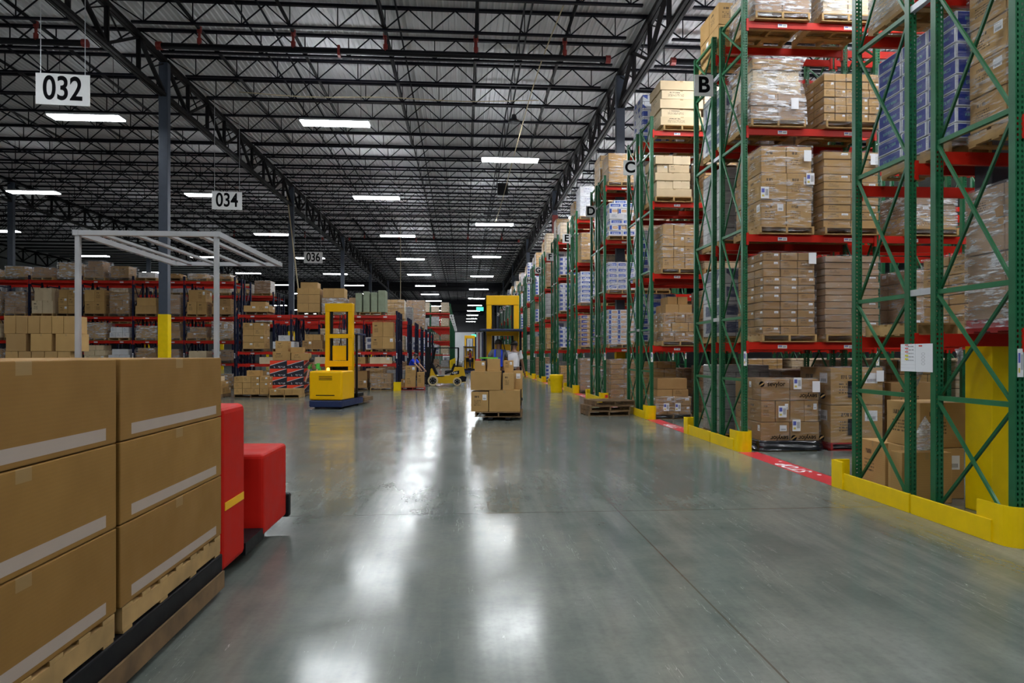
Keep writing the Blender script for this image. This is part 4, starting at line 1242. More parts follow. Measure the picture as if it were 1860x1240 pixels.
def bag():
    b = MB()
    rnd = random.Random(5)
    prof = [(0.02, 0.0), (0.26, 0.02), (0.30, 0.12), (0.25, 0.24), (0.16, 0.36), (0.07, 0.48), (0.01, 0.56)]
    n = 18
    for (r, z) in prof:
        for k in range(n):
            t = 2 * math.pi * k / n
            q = r * (1 + rnd.uniform(-0.22, 0.22))
            b.v.append((q * math.cos(t), q * 0.8 * math.sin(t), z + rnd.uniform(-0.015, 0.015) * (z > 0.05)))
    for i in range(len(prof) - 1):
        for k in range(n):
            b.quadface([i * n + k, i * n + (k + 1) % n, (i + 1) * n + (k + 1) % n, (i + 1) * n + k])
    return b.mesh('bag', 'bagfilm', smooth=True)
tag(obj('plastic_bag', bag(), None, (5.50, 7.84, 0.612), (0, 0, 0.3)), 'crumpled clear plastic bag on floor carton beside yellow column', 'plastic bag').scale = (0.62, 0.4, 0.72)
s = thing('load_notice', 'white printed notice fixed across two posts of nearest rack', 'notice', (5.043, 7.34, 1.72), 0)
nb_ = MB()
nb_.v = [(0, 0.27, -0.155), (0, -0.27, -0.155), (0, -0.27, 0.155), (0, 0.27, 0.155)]
nb_.v += [(0.006, y, z) for (_, y, z) in nb_.v]
nb_.quadface([0, 1, 2, 3], 0, [(0, 0), (1, 0), (1, 1), (0, 1)])
nb_.quadface([7, 6, 5, 4], 0)
for i in range(4):
    nb_.quadface([i, (i + 1) % 4, 4 + (i + 1) % 4, 4 + i], 0)
obj('sheet', nb_.mesh('sheet', 'notice'), s)

# pallet stack, drum on the floor by the racks
for i, (dx, dy, rz) in enumerate(((0, 0, 0.06), (0.02, 0.03, 0.10), (0.16, 0.12, 0.14))):
    tag(obj('pallet', pallet_mesh(1.2, 1.05, 'oldwood'), None, (4.12 + dx, 19.85 + dy, 0.142 * i), (0, 0, rz)),
        f"weathered wooden pallet, {['lowest', 'middle', 'topmost'][i]} of the stack on the floor by rack C", 'pallet')
d = thing('drum', 'yellow plastic drum standing on the aisle floor before rack E', 'drum', (4.27, 31.3, 0), 0)
obj('body', MB().lathe([(0.25, 0), (0.262, 0.02), (0.29, 0.55), (0.30, 0.60), (0.305, 0.62)], 28).mesh('body', 'yellow', smooth=False), d)
obj('lid', MB().lathe([(0.315, 0.62), (0.32, 0.70), (0.31, 0.80), (0.28, 0.83), (0.02, 0.835)], 28).mesh('lid', 'yellow'), d)

# ------------------------------------------------------------------ navy racks on the left
HN = [0.12, 1.2, 2.4, 3.5]
HN2 = [0.12, 1.3, 2.5, 3.9, 5.3]
SN = ['floor', 'first beams', 'second beams', 'third beams', 'top beams']
def navy(label, x0, nb, y, levels, top, hs, det=1):
    return rack(label, x0, -1, nb, 2.5, y, levels, top, 'navy', 'red', 'navy', hs, True, det, labels=(y < 40))
navy('long navy pallet rack with red beams behind the left columns', -11.6, 5, 36.0, [1.3, 2.45, 3.66, 5.47], 5.7, HN2)
navy('long navy pallet rack second from viewer on the far left', -12.0, 7, 44.6, [1.88, 3.66, 5.47], 5.7, HN2, 0)
navy('low navy pallet rack behind the left yellow truck', -3.2, 3, 33.6, [1.3, 1.88, 3.64], 3.85, HN)
for j in range(1, 7):
    navy(f"low navy pallet rack, {ORD[j]} row back from the left yellow truck", -3.15, 3, 33.6 + 6.17 * j, [1.88, 3.64], 3.85, HN, 1 if j < 3 else 0)
g = thing('rack_post_guard', 'yellow post guard at the aisle end of the low navy rack', 'rack guard', (-3.16, 33.5, 0), 0)
gm = MB()
gm.box(-0.17, 0.17, -0.11, -0.08, 0, 0.42).box(0.14, 0.17, -0.08, 0.2, 0, 0.42).box(-0.17, -0.14, -0.08, 0.2, 0, 0.42)
obj('shield', gm.mesh('shield', 'yellow'), g)

LK = [('tan', None, 'tan cartons'), ('bare', None, 'plain tan cartons'), ('brown', 'film', 'wrapped brown cartons'), ('tan', 'milkfilm', 'tan cartons in milky film'), ('pink', 'film', 'pale brown wrapped cartons'), ('whitebox', None, 'white cartons'), ('brown', None, 'brown cartons'), ('pale', None, 'pale cartons')]
lr = random.Random(4)
def left_load(place, x, y, z, hmax, w=1.05, near=True):
    mat, film, look = lr.choice(LK[:5] * 2 + LK[5:])
    n = lr.choice([1, 2, 2, 3])
    h = hmax * lr.uniform(0.55, 0.95)
    nx = lr.choice([2, 2, 3])
    ly = [(lr.choice([nx, nx, nx - 1, 1]) if i == n - 1 else nx, 1, h / n, mat, 1.0 if i < n - 1 else lr.uniform(0.75, 1.0)) for i in range(n)]
    load(f"{look}, {place}", x, y, z, w * lr.uniform(0.85, 1.0), 1.0, ly, film, 'oldwood' if lr.random() < 0.5 else 'wood', jit=0.015)
for i in range(5):
    for s in (0, 1):
        x = -11.6 - 2.5 * i - 0.66 - 1.2 * s
        q = 2 * i + s
        for lv, (z, hm) in enumerate(((0, 1.0), (1.3, 0.85), (2.45, 0.95), (3.66, 1.35), (5.47, 1.2))):
            if lv == 0 and q > 5: continue
            hm2 = hm
            if lv == 4: hm2 = [0.25, 0.35, 0.3, 0.4, 0.75, 1.3, 1.0, 0.75, 0.6, 0.5][q]
            left_load(f"{SN[lv]} of long navy rack, {ORD[q]} from its right end", x, 35.95, z, hm2)
for i in range(7):
    for s in (0, 1):
        q = 2 * i + s
        x = -12.0 - 2.5 * i - 0.66 - 1.2 * s
        m, look = lr.choice(MIX[:2] + MIX[3:])
        block_load(f"{look}, top of second long navy rack, {ORD[q]} from its right end", x, 44.55, 5.47, 1.0, 1.1, lr.uniform(0.5, 1.2), m)
        m, look = lr.choice(MIX[:2] + MIX[3:])
        block_load(f"{look}, middle of second long navy rack, {ORD[q]} from its right end", x, 44.55, 3.66, 1.0, 1.1, lr.uniform(0.6, 1.2), m)
# low navy rack: the loads that can be told apart
nr = 'on low navy rack behind left yellow truck'
def stack_label(a): return f"{a} {nr}"
load(stack_label('plain tan carton stack at middle of top'), -7.38, 33.55, 3.64, 1.08, 1.0, [(2, 2, 0.42, 'bare'), (2, 2, 0.42, 'bare'), (2, 2, 0.30, 'bare'), (1, 1, 0.3, 'bare', 0.75)], None, 'oldwood')
load(stack_label('open tan carton under white film on top'), -6.2, 33.55, 3.64, 1.10, 1.0, [(2, 1, 0.35, 'pink'), (2, 1, 0.35, 'pink'), (2, 1, 0.45, 'bare', 0.92)], 'milkfilm', 'wood', film_h=0.8)
sage = thing('pallet_load', 'four tall sage green foam columns standing on top beams of low navy rack', 'pallet load', (-4.45, 34.05, 3.64), 0)
obj('pallet', pallet_mesh(1.02, 1.1, 'wood'), sage)
for i, (h, w) in enumerate(((0.92, 0.30), (1.0, 0.30), (0.96, 0.30), (1.06, 0.36))):
    obj('foam_column', boxmesh(w, 0.9, h, 'sage', 0.02), sage, (-0.57 + 0.37 * i, 0, 0.142))
carton('tall pinkish carton beside the sage foam on top of low navy rack', -5.30, 34.05, 3.64, 0.40, 0.6, 0.85, 'pink')
load(stack_label('big tan cartons right end of second beams'), -3.87, 33.55, 1.88, 1.1, 1.0, [(2, 1, 0.58, 'tan'), (2, 1, 0.72, 'tan', 0.9)], None, 'oldwood')
load(stack_label('small mixed cartons middle of second beams'), -7.2, 33.55, 1.88, 0.95, 1.0, [(2, 1, 0.4, 'brown'), (2, 1, 0.3, 'tan', 0.8)], None, 'wood')
load(stack_label('low tan cartons at left end of top'), -9.8, 33.55, 3.64, 1.2, 1.0, [(2, 1, 0.30, 'tan'), (1, 1, 0.2, 'bare', 0.6)], None, 'oldwood')
load(stack_label('printed tan cartons left end of second beams'), -9.95, 33.55, 1.88, 1.0, 1.0, [(2, 1, 0.31, 'tan') for _ in range(4)], None, 'oldwood')
load(stack_label('grey white cartons left middle of second beams'), -8.55, 33.55, 1.88, 1.0, 1.0, [(2, 1, 0.35, 'whitebox'), (1, 1, 0.3, 'whitebox', 0.6)], None, 'oldwood')
load(stack_label('silvery wrapped cartons at middle of second beams'), -5.75, 33.55, 1.88, 1.1, 1.0, [(2, 2, 0.4, 'pink'), (2, 2, 0.5, 'pink')], 'milkfilm', 'wood')
for q, x in enumerate((-4.0, -5.2, -6.6, -7.8, -9.2)):
    load(f"low tan cartons {ORD[q]} from right, first beams, low navy rack", x, 33.6, 1.3, 1.0, 0.95, [(2, 1, 0.33, 'tan' if q % 2 else 'pale')], None, None)
load('pallet of brown cartons under loose white film, floor of low navy rack', -3.97, 33.7, 0, 1.0, 1.0, [(4, 1, 0.22, 'brown'), (3, 1, 0.22, 'brown'), (2, 1, 0.24, 'brown')], 'film', 'wood', film_h=0.8)
for q, x in enumerate((-5.1, -6.4, -7.7, -9.2)):
    load(f"dark brown carton stack {ORD[q]} from right, floor of low navy rack", x, 33.7, 0, 0.95, 1.0, [(2, 1, 0.4, 'brown'), (2, 1, 0.42, 'brown')], None, 'oldwood')
for j in range(1, 6):
    for q, x in enumerate((-3.85, -5.05, -6.35, -7.6)):
        for lv, z in ((0, 0), (1, 1.88), (2, 3.64)):
            m, look = lr.choice(MIX)
            h = lr.uniform(0.7, 1.3) if lv < 2 else lr.uniform(0.4, 1.2)
            if j == 3 and lv == 2 and q == 0:
                load('tall wrapped pale load at aisle end of the fourth low navy row', -3.55, 33.6 + 6.17 * 3, 3.64, 1.35, 1.1, [(3, 2, 0.34, 'pink') for _ in range(6)], 'film', 'wood', pw=1.2)
                continue
            block_load(f"{look}, {SN[lv]}, {ORD[j]} low navy row, {ORD[q]} from aisle", x, 33.6 + 6.17 * j, z, 1.0, 1.1, h, m)

# ------------------------------------------------------------------ green racks far on the left
LETL = ['R', 'S', 'T', 'U', 'V', 'W', 'X', 'Y', 'Z']
GL = [1.7, 3.45, 5.2, 7.0]
for j, L_ in enumerate(LETL):
    y = 88 + 6.17 * j
    rack(f"distant green pallet rack on the left, carrying sign {L_}", -1.65, -1, 4 if j == 0 else 1, 2.5, y, GL, 8.2, 'green', 'red', 'green', HS, True, 1 if j == 0 else 0, labels=False)
    s = thing('row_letter_sign', f"small white hanging row sign with black letter {L_}", 'sign', (-1.45, y - 0.06, 6.55), 0)
    obj('board', cached('rsb2', lambda: MB().box(-0.24, 0.24, -0.008, 0.008, -0.24, 0.24).mesh('board', 'white')), s)
    obj('lettering', text_mesh(L_, 0.44, 'ink', 0.025), s, (0, -0.012, 0), (R(90), 0, 0))
    g = thing('rack_post_guard', f"yellow post guard at the foot of distant rack {L_}", 'rack guard', (-1.58, y - 0.1, 0), 0)
    obj('shield', cached('shl', lambda: MB().box(-0.1, 0.1, -0.1, -0.06, 0, 1.0).box(0.07, 0.1, -0.06, 0.3, 0, 1.0).mesh('shield', 'yellow')), g)
    for q in range(8 if j == 0 else 1):
        for lv in range(5):
            m, look = lr.choice(MIX[:2] + MIX[3:])
            block_load(f"{look}, {LN[lv]} of distant rack {L_}, {ORD[q]} from aisle", -1.65 - 0.66 - 1.22 * q, y, ([0] + GL)[lv], 1.0, 1.1, lr.uniform(0.7, 1.2), m)

# ------------------------------------------------------------------ pallets and cartons on the left floor
P = 'on the pallet left of the yellow truck'
tag(obj('pallet', pallet_mesh(1.42, 1.2, 'oldwood'), None, (-7.3, 29.75, 0)), 'wooden pallet under the black and orange cartons', 'pallet')
for i in range(4):
    for j in (0, 1):
        carton(f"black and orange printed carton, {['bottom', 'second', 'third', 'top'][i]} layer, {'left' if j == 0 else 'right'} column", -7.65 + 0.70 * j, 29.72, 0.142 + 0.34 * i, 0.69, 1.05, 0.335, 'orangeblack')
carton('wide tan carton on the black and orange stack, left', -7.55, 29.6, 1.505, 0.72, 0.6, 0.36, 'tan')
carton('wide tan carton on the black and orange stack, right', -6.80, 29.6, 1.505, 0.70, 0.6, 0.30, 'tan')
carton('square tan carton topmost on the black and orange stack', -7.55, 29.6, 1.87, 0.52, 0.5, 0.44, 'tan')
carton('small tan carton topmost at right of the black and orange stack', -6.95, 29.6, 1.81, 0.5, 0.45, 0.24, 'tan')
load('neat pallet of small tan cartons before the black and orange stack', -8.55, 28.5, 0, 1.35, 1.0, [(4, 2, 0.24, 'tan'), (4, 2, 0.24, 'tan'), (4, 2, 0.24, 'tan'), (1, 1, 0.24, 'tan', 0.4)], None, 'oldwood', pw=1.35)
load('loose tan cartons on a pallet half hidden by the red truck', -10.35, 28.6, 0, 1.3, 1.0, [(3, 2, 0.26, 'tan'), (3, 1, 0.26, 'tan', 0.9), (2, 1, 0.2, 'pale', 0.7)], None, 'oldwood', pw=1.3)
load('very low pallet of small tan cartons in front of black and orange stack', -7.15, 28.2, 0, 1.2, 0.9, [(4, 2, 0.22, 'tan')], None, 'wood', pw=1.2)
# tan stack at the left edge
block_load('lower half of the tan carton stack at the left edge', -7.62, 12.9, 0, 1.2, 1.0, 1.35, 'blk tan')
zz = 1.495
for i in range(5):
    carton(f"plain tan carton, third layer from top of the left edge stack, {ORD[i]} along", -8.06 + 0.225 * i, 13.12, zz, 0.215, 0.4, 0.315, 'bare')
for i in range(3):
    carton(f"plain tan carton, second layer from top of the left edge stack, {ORD[i]} along", -7.98 + 0.43 * i, 13.12, zz + 0.317, 0.36 if i else 0.34, 0.42, 0.315, 'bare')
for i in range(6):
    carton(f"plain tan carton, top layer of the left edge stack, {ORD[i]} along", -8.09 + 0.205 * i, 13.12 , zz + 0.634, 0.197, 0.4, 0.315, 'bare')
# picked order beside the low navy rack
tag(obj('pallet', pallet_mesh(1.15, 1.0, 'plasticred'), None, (-2.45, 34.3, 0)), 'dark red pallet holding cartons before the person in blue', 'pallet')
carton('tan carton with white sticker, upper one before the person in blue', -2.55, 34.05, 0.70, 0.50, 0.42, 0.50, 'tan')
carton('tan carton under the stickered one before the person in blue', -2.57, 34.05, 0.142, 0.50, 0.42, 0.555, 'tan')
carton('narrow tan carton at right end of the dark red pallet', -2.07, 34.1, 0.142, 0.34, 0.42, 0.74, 'tan')
carton('small brown carton at left end of the dark red pallet', -2.92, 34.1, 0.142, 0.18, 0.42, 0.40, 'brown')

# ------------------------------------------------------------------ lift trucks
def order_picker(label, x, y, rz, beacon=True):
    t = thing('order_picker_truck', label, 'forklift', (x, y, 0), rz)
    obj('chassis', cached('op1', lambda: MB().box(-0.54, 0.54, -1.32, 0.86, 0.05, 0.27).mesh('chassis', 'darkblue', 0.03)), t)
    b = cached('op2', lambda: MB().box(-0.55, 0.55, -1.30, -0.17, 0.28, 1.22).mesh('cover', 'truckyellow', 0.06, seg=3))
    c = obj('battery_cover', b, t)
    obj('vent_slots', cached('op3', lambda: MB().box(-0.22, 0.22, -1.306, -1.30, 0.98, 1.0).box(-0.22, 0.22, -1.306, -1.30, 1.03, 1.05).box(-0.22, 0.22, -1.306, -1.30, 0.93, 0.95).mesh('vents', 'black')), c)
    obj('handle_recess', cached('op4', lambda: MB().box(-0.32, 0.30, -1.306, -1.30, 0.42, 0.45).mesh('recess', 'black')), c)
    for s in (-1, 1):
        obj('mast_post', cached('op5', lambda: MB().box(-0.075, 0.075, -0.10, 0.10, 0.28, 3.46).mesh('post', 'truckyellow', 0.012)), t, (s * 0.40, 0, 0))
    for z, h in ((3.20, 0.28), (2.30, 0.14), (1.34, 0.20)):
        obj('mast_crossbar', cached(('op6', h), lambda: MB().box(-0.48, 0.48, -0.115, 0.115, 0, h).mesh('crossbar', 'truckyellow', 0.012)), t, (0, 0, z))
    obj('mast_channel', cached('op7', lambda: MB().box(-0.31, -0.25, -0.06, 0.06, 0.2, 3.2).box(0.25, 0.31, -0.06, 0.06, 0.2, 3.2).mesh('channel', 'black')), t)
    obj('mast_plate', cached('op7b', lambda: MB().box(-0.24, 0.24, -0.04, 0.0, 1.55, 2.05).mesh('plate', 'truckyellow')), t)
    obj('hose', cached('op8', lambda: MB().path([(-0.08, 0.05, 1.3), (-0.06, 0.05, 1.9), (0.03, 0.05, 2.3), (0.1, 0.05, 3.1)], 0.015, 6).path([(0.06, 0.05, 1.3), (0.05, 0.05, 2.0), (-0.02, 0.05, 2.6), (0.0, 0.05, 3.1)], 0.015, 6).mesh('hose', 'rubber')), t)
    obj('operator_platform', cached('op9', lambda: MB().box(-0.56, 0.56, 0.20, 0.86, 0.30, 0.42).mesh('platform', 'black', 0.02)), t)
    obj('side_panel', cached('op10', lambda: MB().box(-0.56, -0.52, 0.20, 0.86, 0.42, 0.86).mesh('panel', 'black', 0.01)), t)
    obj('console', cached('op11', lambda: MB().box(-0.34, 0.34, 0.12, 0.28, 1.05, 1.42).mesh('console', 'black', 0.02)), t)
    gd = MB()
    gd.box(-0.60, 0.60, 0.10, 0.98, 2.42, 2.47)
    obj('overhead_guard', cached('op12', lambda: gd.mesh('guard', 'darkblue', 0.015)), t)
    for s in (-1, 1):
        obj('guard_pillar', cached('op13', lambda: MB().box(-0.03, 0.03, 0.14, 0.22, 0.42, 2.42).mesh('pillar', 'black')), t, (s * 0.53, 0, 0))
        obj('fork', cached('op14', lambda: MB().box(-0.06, 0.06, 0.86, 2.08, 0.03, 0.085).mesh('fork', 'black')), t, (s * 0.23, 0, 0))
    for (wx, wy) in ((-0.4, -1.0), (0.4, -1.0), (0.42, 0.6), (-0.42, 0.6)):
        obj('wheel', cached('op15', lambda: MB().lathe([(0.11, -0.05), (0.11, 0.05)], 16, axis='x').mesh('wheel', 'rubber')), t, (wx, wy, 0.11))
    if beacon:
        obj('beacon', cached('op16', lambda: MB().lathe([(0.05, 0), (0.05, 0.06), (0.03, 0.09)], 14).mesh('beacon', 'amber')), t, (-0.12, -0.75, 1.222))
    return t
PX, PY, PRZ = 1.17, 20.25, R(174)
order_picker('yellow order picker truck carrying cartons and two people up the aisle', PX, PY, PRZ, False)
order_picker('yellow order picker truck with amber beacon, left of the aisle', -4.18, 23.75, R(-10))
order_picker('small distant yellow order picker with driver in dark red', 0.62, 63.6, R(180), False)
obj_p = tag(obj('pallet', pallet_mesh(1.1, 1.0, 'oldwood'), None, (-3.93, 25.22, 0.087), (0, 0, R(-10))), 'empty dark pallet on the forks of the left yellow truck', 'pallet')
# cartons on the aisle truck, each a box of its own
C0 = Matrix.Translation((PX, PY, 0)) @ Matrix.Rotation(PRZ, 4, 'Z')
def pc(label, lx, ly, z, w, d, h, mat='tan', name='carton', cat='carton'):
    v = C0 @ Vector((lx, ly, z))
    return tag(obj(name, boxmesh(w, d, h, mat, 0.006), None, v, (0, 0, PRZ)), label, cat)
pv = C0 @ Vector((0.02, 1.47, 0.087))
tag(obj('pallet', pallet_mesh(1.25, 1.15, 'oldwood'), None, pv, (0, 0, PRZ)), 'wooden pallet on the forks of the aisle order picker', 'pallet')
zb = 0.232
pc('large tan carton, bottom right of the aisle truck load', -0.14, 1.72, zb, 0.82, 0.6, 0.57)
pc('square tan carton, bottom left of the aisle truck load', 0.52, 1.72, zb, 0.46, 0.6, 0.53)
pc('plain tan carton behind the bottom row of the aisle truck load', 0.1, 1.14, zb, 1.2, 0.5, 0.55, 'bare')
pc('wide tan carton, middle left of the aisle truck load', 0.36, 1.72, zb + 0.573, 0.80, 0.62, 0.50)
pc('narrow tan carton, middle of the aisle truck load', -0.24, 1.78, zb + 0.573, 0.30, 0.40, 0.45)
pc('tall tan carton, middle right of the aisle truck load', -0.36, 1.28, zb + 0.573, 0.48, 0.5, 0.50)
pc('small tan carton, top left of the aisle truck load', 0.52, 1.70, zb + 1.075, 0.29, 0.4, 0.27)
pc('small tan carton, top middle of the aisle truck load', 0.16, 1.70, zb + 1.075, 0.33, 0.4, 0.33)
pc('small tan carton behind the top ones, aisle truck load', -0.22, 1.30, zb + 1.075, 0.26, 0.4, 0.28)
pc('bright green plastic sleeve lying across the aisle truck load', 0.30, 1.70, zb + 1.408, 0.50, 0.16, 0.035, 'greenplastic', 'plastic_sleeve', 'packaging')
pc('small red packet lying at top left of the aisle truck load', 0.59, 1.60, zb + 1.347, 0.13, 0.12, 0.05, 'stopred', 'packet', 'packaging')

def forklift(label, x, y, rz):
    t = thing('counterbalance_forklift', label, 'forklift', (x, y, 0), rz)
    prof = [(-1.28, 0.20), (-1.30, 0.62), (-1.22, 1.04), (-0.72, 1.06), (-0.62, 0.76), (-0.42, 0.58), (0.14, 0.54), (0.36, 0.62), (0.52, 0.98), (0.60, 0.98), (0.66, 0.50), (0.60, 0.16), (-0.6, 0.14)]
    obj('body', MB().prism(prof, -0.50, 0.50, 'y').mesh('body', 'ochre', 0.02), t)
    obj('dashboard', MB().prism([(0.30, 0.60), (0.52, 0.99), (0.60, 0.99), (0.64, 1.22), (0.48, 1.24), (0.22, 0.66)], -0.46, 0.46, 'y').mesh('dashboard', 'black', 0.02), t)
    obj('hood', MB().prism([(-1.16, 1.045), (-0.74, 1.065), (-0.62, 0.78), (-0.20, 0.62), (-0.16, 0.74), (-0.62, 0.92), (-0.74, 1.14), (-1.1, 1.1)], -0.40, 0.40, 'y').mesh('hood', 'black', 0.015), t)
    obj('counterweight', MB().prism([(-1.34, 0.24), (-1.38, 0.52), (-1.12, 0.56), (-0.86, 0.44), (-0.86, 0.20)], -0.52, 0.52, 'y').mesh('counterweight', 'black', 0.02), t)
    sp = obj('side_panel', MB().prism([(-0.96, 0.66), (-0.98, 0.86), (-0.64, 0.80), (-0.46, 0.62), (-0.62, 0.60)], 0.0, 0.012, 'y').mesh('panel', 'black'), t, (0, 0.50, 0))
    obj('lettering', text_mesh('CAT', 0.15, 'whiteink', 0.02), sp, (-0.73, 0.015, 0.72), (R(90), 0, R(180)))
    sp2 = obj('side_panel', sp.data, t, (0, -0.512, 0))
    obj('lettering', text_mesh('CAT', 0.15, 'whiteink', 0.02), sp2, (-0.73, -0.003, 0.72), (R(90), 0, 0))
    for p in (sp, sp2):
        yy = 0.016 if p is sp else -0.004
        obj('emblem', cached('tri', lambda: MB().prism([(-0.04, -0.03), (0.04, -0.03), (0, 0.02)], -0.001, 0.001, 'y').mesh('emblem', 'yellow')), p, (-0.73, yy * 1.1, 0.665))
    obj('floor_step', MB().box(-0.15, 0.45, -0.5, 0.5, 0.5, 0.56).mesh('step', 'black'), t)
    obj('seat', MB().prism([(-0.66, 0.76), (-0.18, 0.76), (-0.16, 0.84), (-0.52, 0.88), (-0.66, 1.24), (-0.76, 1.22)], -0.24, 0.24, 'y').mesh('seat', 'black', 0.03), t)
    obj('steering_wheel', MB().path([(0.20 + 0.15 * math.cos(a * 0.5236) * 0.5, 0.16 * math.sin(a * 0.5236), 1.12 + 0.08 * math.cos(a * 0.5236)) for a in range(13)], 0.015, 6, caps=False).path([(0.45, 0, 0.9), (0.20, 0, 1.12)], 0.025, 6).mesh('wheel', 'black'), t)
    og = MB()
    og.box(-0.95, 0.62, -0.48, -0.42, 2.08, 2.14).box(-0.95, 0.62, 0.42, 0.48, 2.08, 2.14)
    for i in range(7):
        og.box(-0.95 + 0.24 * i, -0.90 + 0.24 * i, -0.43, 0.43, 2.085, 2.13)
    obj('overhead_guard', og.mesh('guard', 'black'), t)
    for s in (-0.45, 0.45):
        obj('guard_pillar', MB().path([(0.60, s, 0.95), (0.50, s, 1.5), (0.36, s, 2.1)], 0.055, 6).mesh('pillar', 'black'), t)
        obj('guard_pillar', MB().path([(-0.86, s, 1.04), (-0.92, s, 1.6), (-0.92, s, 2.1)], 0.05, 6).mesh('pillar', 'black'), t)
    tk = obj('gas_tank', MB().lathe([(0.04, -0.40), (0.14, -0.37), (0.155, -0.28), (0.155, 0.28), (0.14, 0.37), (0.04, 0.40)], 20, axis='y').mesh('tank', 'tank', smooth=True), t, (-1.02, 0, 1.24))
    obj('tank_strap', MB().lathe([(0.162, -0.03), (0.162, 0.03)], 20, axis='y').mesh('strap', 'black'), tk, (0, -0.18, 0))
    for s in (-0.34, 0.34):
        obj('mast_rail', MB().box(0.68, 0.87, -0.06, 0.06, 0.06, 2.16).mesh('rail', 'black'), t, (0, s, 0))
    obj('mast_crossbar', MB().box(0.74, 0.82, -0.34, 0.34, 2.02, 2.14).box(0.74, 0.82, -0.34, 0.34, 1.1, 1.18).mesh('crossbar', 'black'), t)
    obj('lift_cylinder', MB().path([(0.80, 0, 0.1), (0.80, 0, 1.9)], 0.05, 10).mesh('cylinder', 'black'), t)
    obj('carriage', MB().box(0.87, 0.92, -0.48, 0.48, 0.12, 0.20).box(0.87, 0.92, -0.48, 0.48, 0.50, 0.58).box(0.88, 0.91, -0.48, -0.44, 0.58, 1.2).box(0.88, 0.91, 0.44, 0.48, 0.58, 1.2).box(0.88, 0.91, -0.44, 0.44, 1.16, 1.2).mesh('carriage', 'black'), t)
    for s in (-0.25, 0.25):
        obj('fork', MB().prism([(0.93, 0.05), (1.95, 0.05), (1.95, 0.065), (0.97, 0.09), (0.97, 0.6), (0.93, 0.6)], s - 0.05, s + 0.05, 'y').mesh('fork', 'black'), t)
    for (wx, r, n) in ((0.48, 0.29, 'front'), (-0.86, 0.24, 'rear')):
        for s in (-0.44, 0.44):
            w = obj('wheel', MB().lathe([(r * 0.66, -0.10), (r * 0.96, -0.10), (r, -0.08), (r, 0.08), (r * 0.96, 0.10), (r * 0.66, 0.10)], 26, axis='y').mesh('wheel', 'cream'), t, (wx, s, r))
            hub = MB().lathe([(r * 0.66, -0.104), (r * 0.66, 0.104)], 22, axis='y').lathe([(r * 0.2, -0.12), (r * 0.2, 0.12)], 12, axis='y')
            h = obj('hub', hub.mesh('hub', 'black'), w)
            for q in range(6):
                a = q * math.pi / 3
                obj('wheel_nut', cached(('nut', n), lambda: MB().lathe([(0.02, -0.112), (0.02, 0.112)], 8, axis='y').mesh('nut', 'silver')), w, (r * 0.42 * math.cos(a), 0, r * 0.42 * math.sin(a)))
    return t
forklift('yellow counterbalance forklift with cream tyres facing the low navy racks', -1.18, 38.75, R(180))

# ------------------------------------------------------------------ red truck with its load, close on the left
rt = thing('pallet_truck', 'red rider pallet truck carrying two pallets of tan cartons', 'forklift', (-2.35, 5.2, 0), 0)
obj('fork_carriage', MB().box(-0.58, 0.58, -3.25, 0.02, 0.14, 0.29).mesh('carriage', 'black', 0.01), rt)
obj('fork_rail', MB().box(0.585, 0.60, -3.25, 0.0, 0.05, 0.17).mesh('rail', 'oldwood'), rt)
obj('power_unit', MB().box(-0.56, 0.56, 0.06, 0.62, 0.12, 1.36).mesh('unit', 'truckred', 0.05, seg=3), rt)
obj('battery_box', MB().box(-0.56, 0.56, 1.12, 1.95, 0.12, 0.86).mesh('battery', 'truckred', 0.04, seg=3), rt)
obj('operator_floor', MB().box(-0.56, 0.56, 0.62, 1.12, 0.10, 0.20).mesh('floor', 'black'), rt)
obj('bumper', MB().box(-0.58, 0.58, 1.95, 2.05, 0.10, 0.34).mesh('bumper', 'black', 0.02), rt)
obj('orange_stripe', MB().box(0.561, 0.566, 0.12, 0.56, 0.58, 0.64).mesh('stripe', 'truckyellow'), rt)
obj('backrest', MB().box(-0.40, 0.40, 1.0, 1.10, 0.86, 1.22).mesh('backrest', 'black', 0.03), rt)
obj('steering_handle', MB().path([(-0.1, 0.62, 1.36), (-0.1, 0.72, 1.44), (0.12, 0.74, 1.44)], 0.025, 8).mesh('handle', 'black'), rt)
for s in (-0.5, 0.5):
    obj('guard_pillar', MB().box(-0.017, 0.017, 0.105, 0.145, 1.35, 2.66).mesh('post', 'grey', 0.006), rt, (s, 0, 0))
gr = MB()
gr.box(-0.53, -0.49, 0.10, 1.9, 2.64, 2.68).box(0.49, 0.53, 0.10, 1.9, 2.64, 2.68).box(-0.489, 0.489, 0.102, 0.15, 2.642, 2.678).box(-0.489, 0.489, 1.85, 1.898, 2.642, 2.678)
for i in range(4):
    gr.box(-0.36 + 0.24 * i - 0.02, -0.36 + 0.24 * i + 0.02, 0.151, 1.849, 2.65, 2.67)
obj('overhead_guard', gr.mesh('guard', 'grey'), rt)
for (wx, wy) in ((-0.4, 1.5), (0.4, 1.5), (-0.3, -2.9), (0.3, -2.9)):
    obj('wheel', cached('rtw', lambda: MB().lathe([(0.07, -0.05), (0.07, 0.05)], 16, axis='x').mesh('wheel', 'rubber')), rt, (wx, wy, 0.07))
for i, y in enumerate((4.47, 2.93)):
    tag(obj('pallet', pallet_mesh(1.2, 1.46, 'wood'), None, (-2.38, y, 0.292)), f"wooden pallet on the red truck, {'next to its power unit' if i == 0 else 'far from its power unit'}", 'pallet')
LAY = ['bottom', 'middle', 'top']
for i in range(3):
    for j in range(2):
        for s in (0, 1):
            y = 2.93 + 1.54 * j
            carton(f"long tan carton, {LAY[i]} layer of red truck load, {'aisle side' if s else 'far side'}, {'next to' if j else 'away from'} power unit",
                   -2.69 + 0.61 * s, y, 0.434 + 0.435 * i, 0.60, 1.50, 0.43, 'strip')

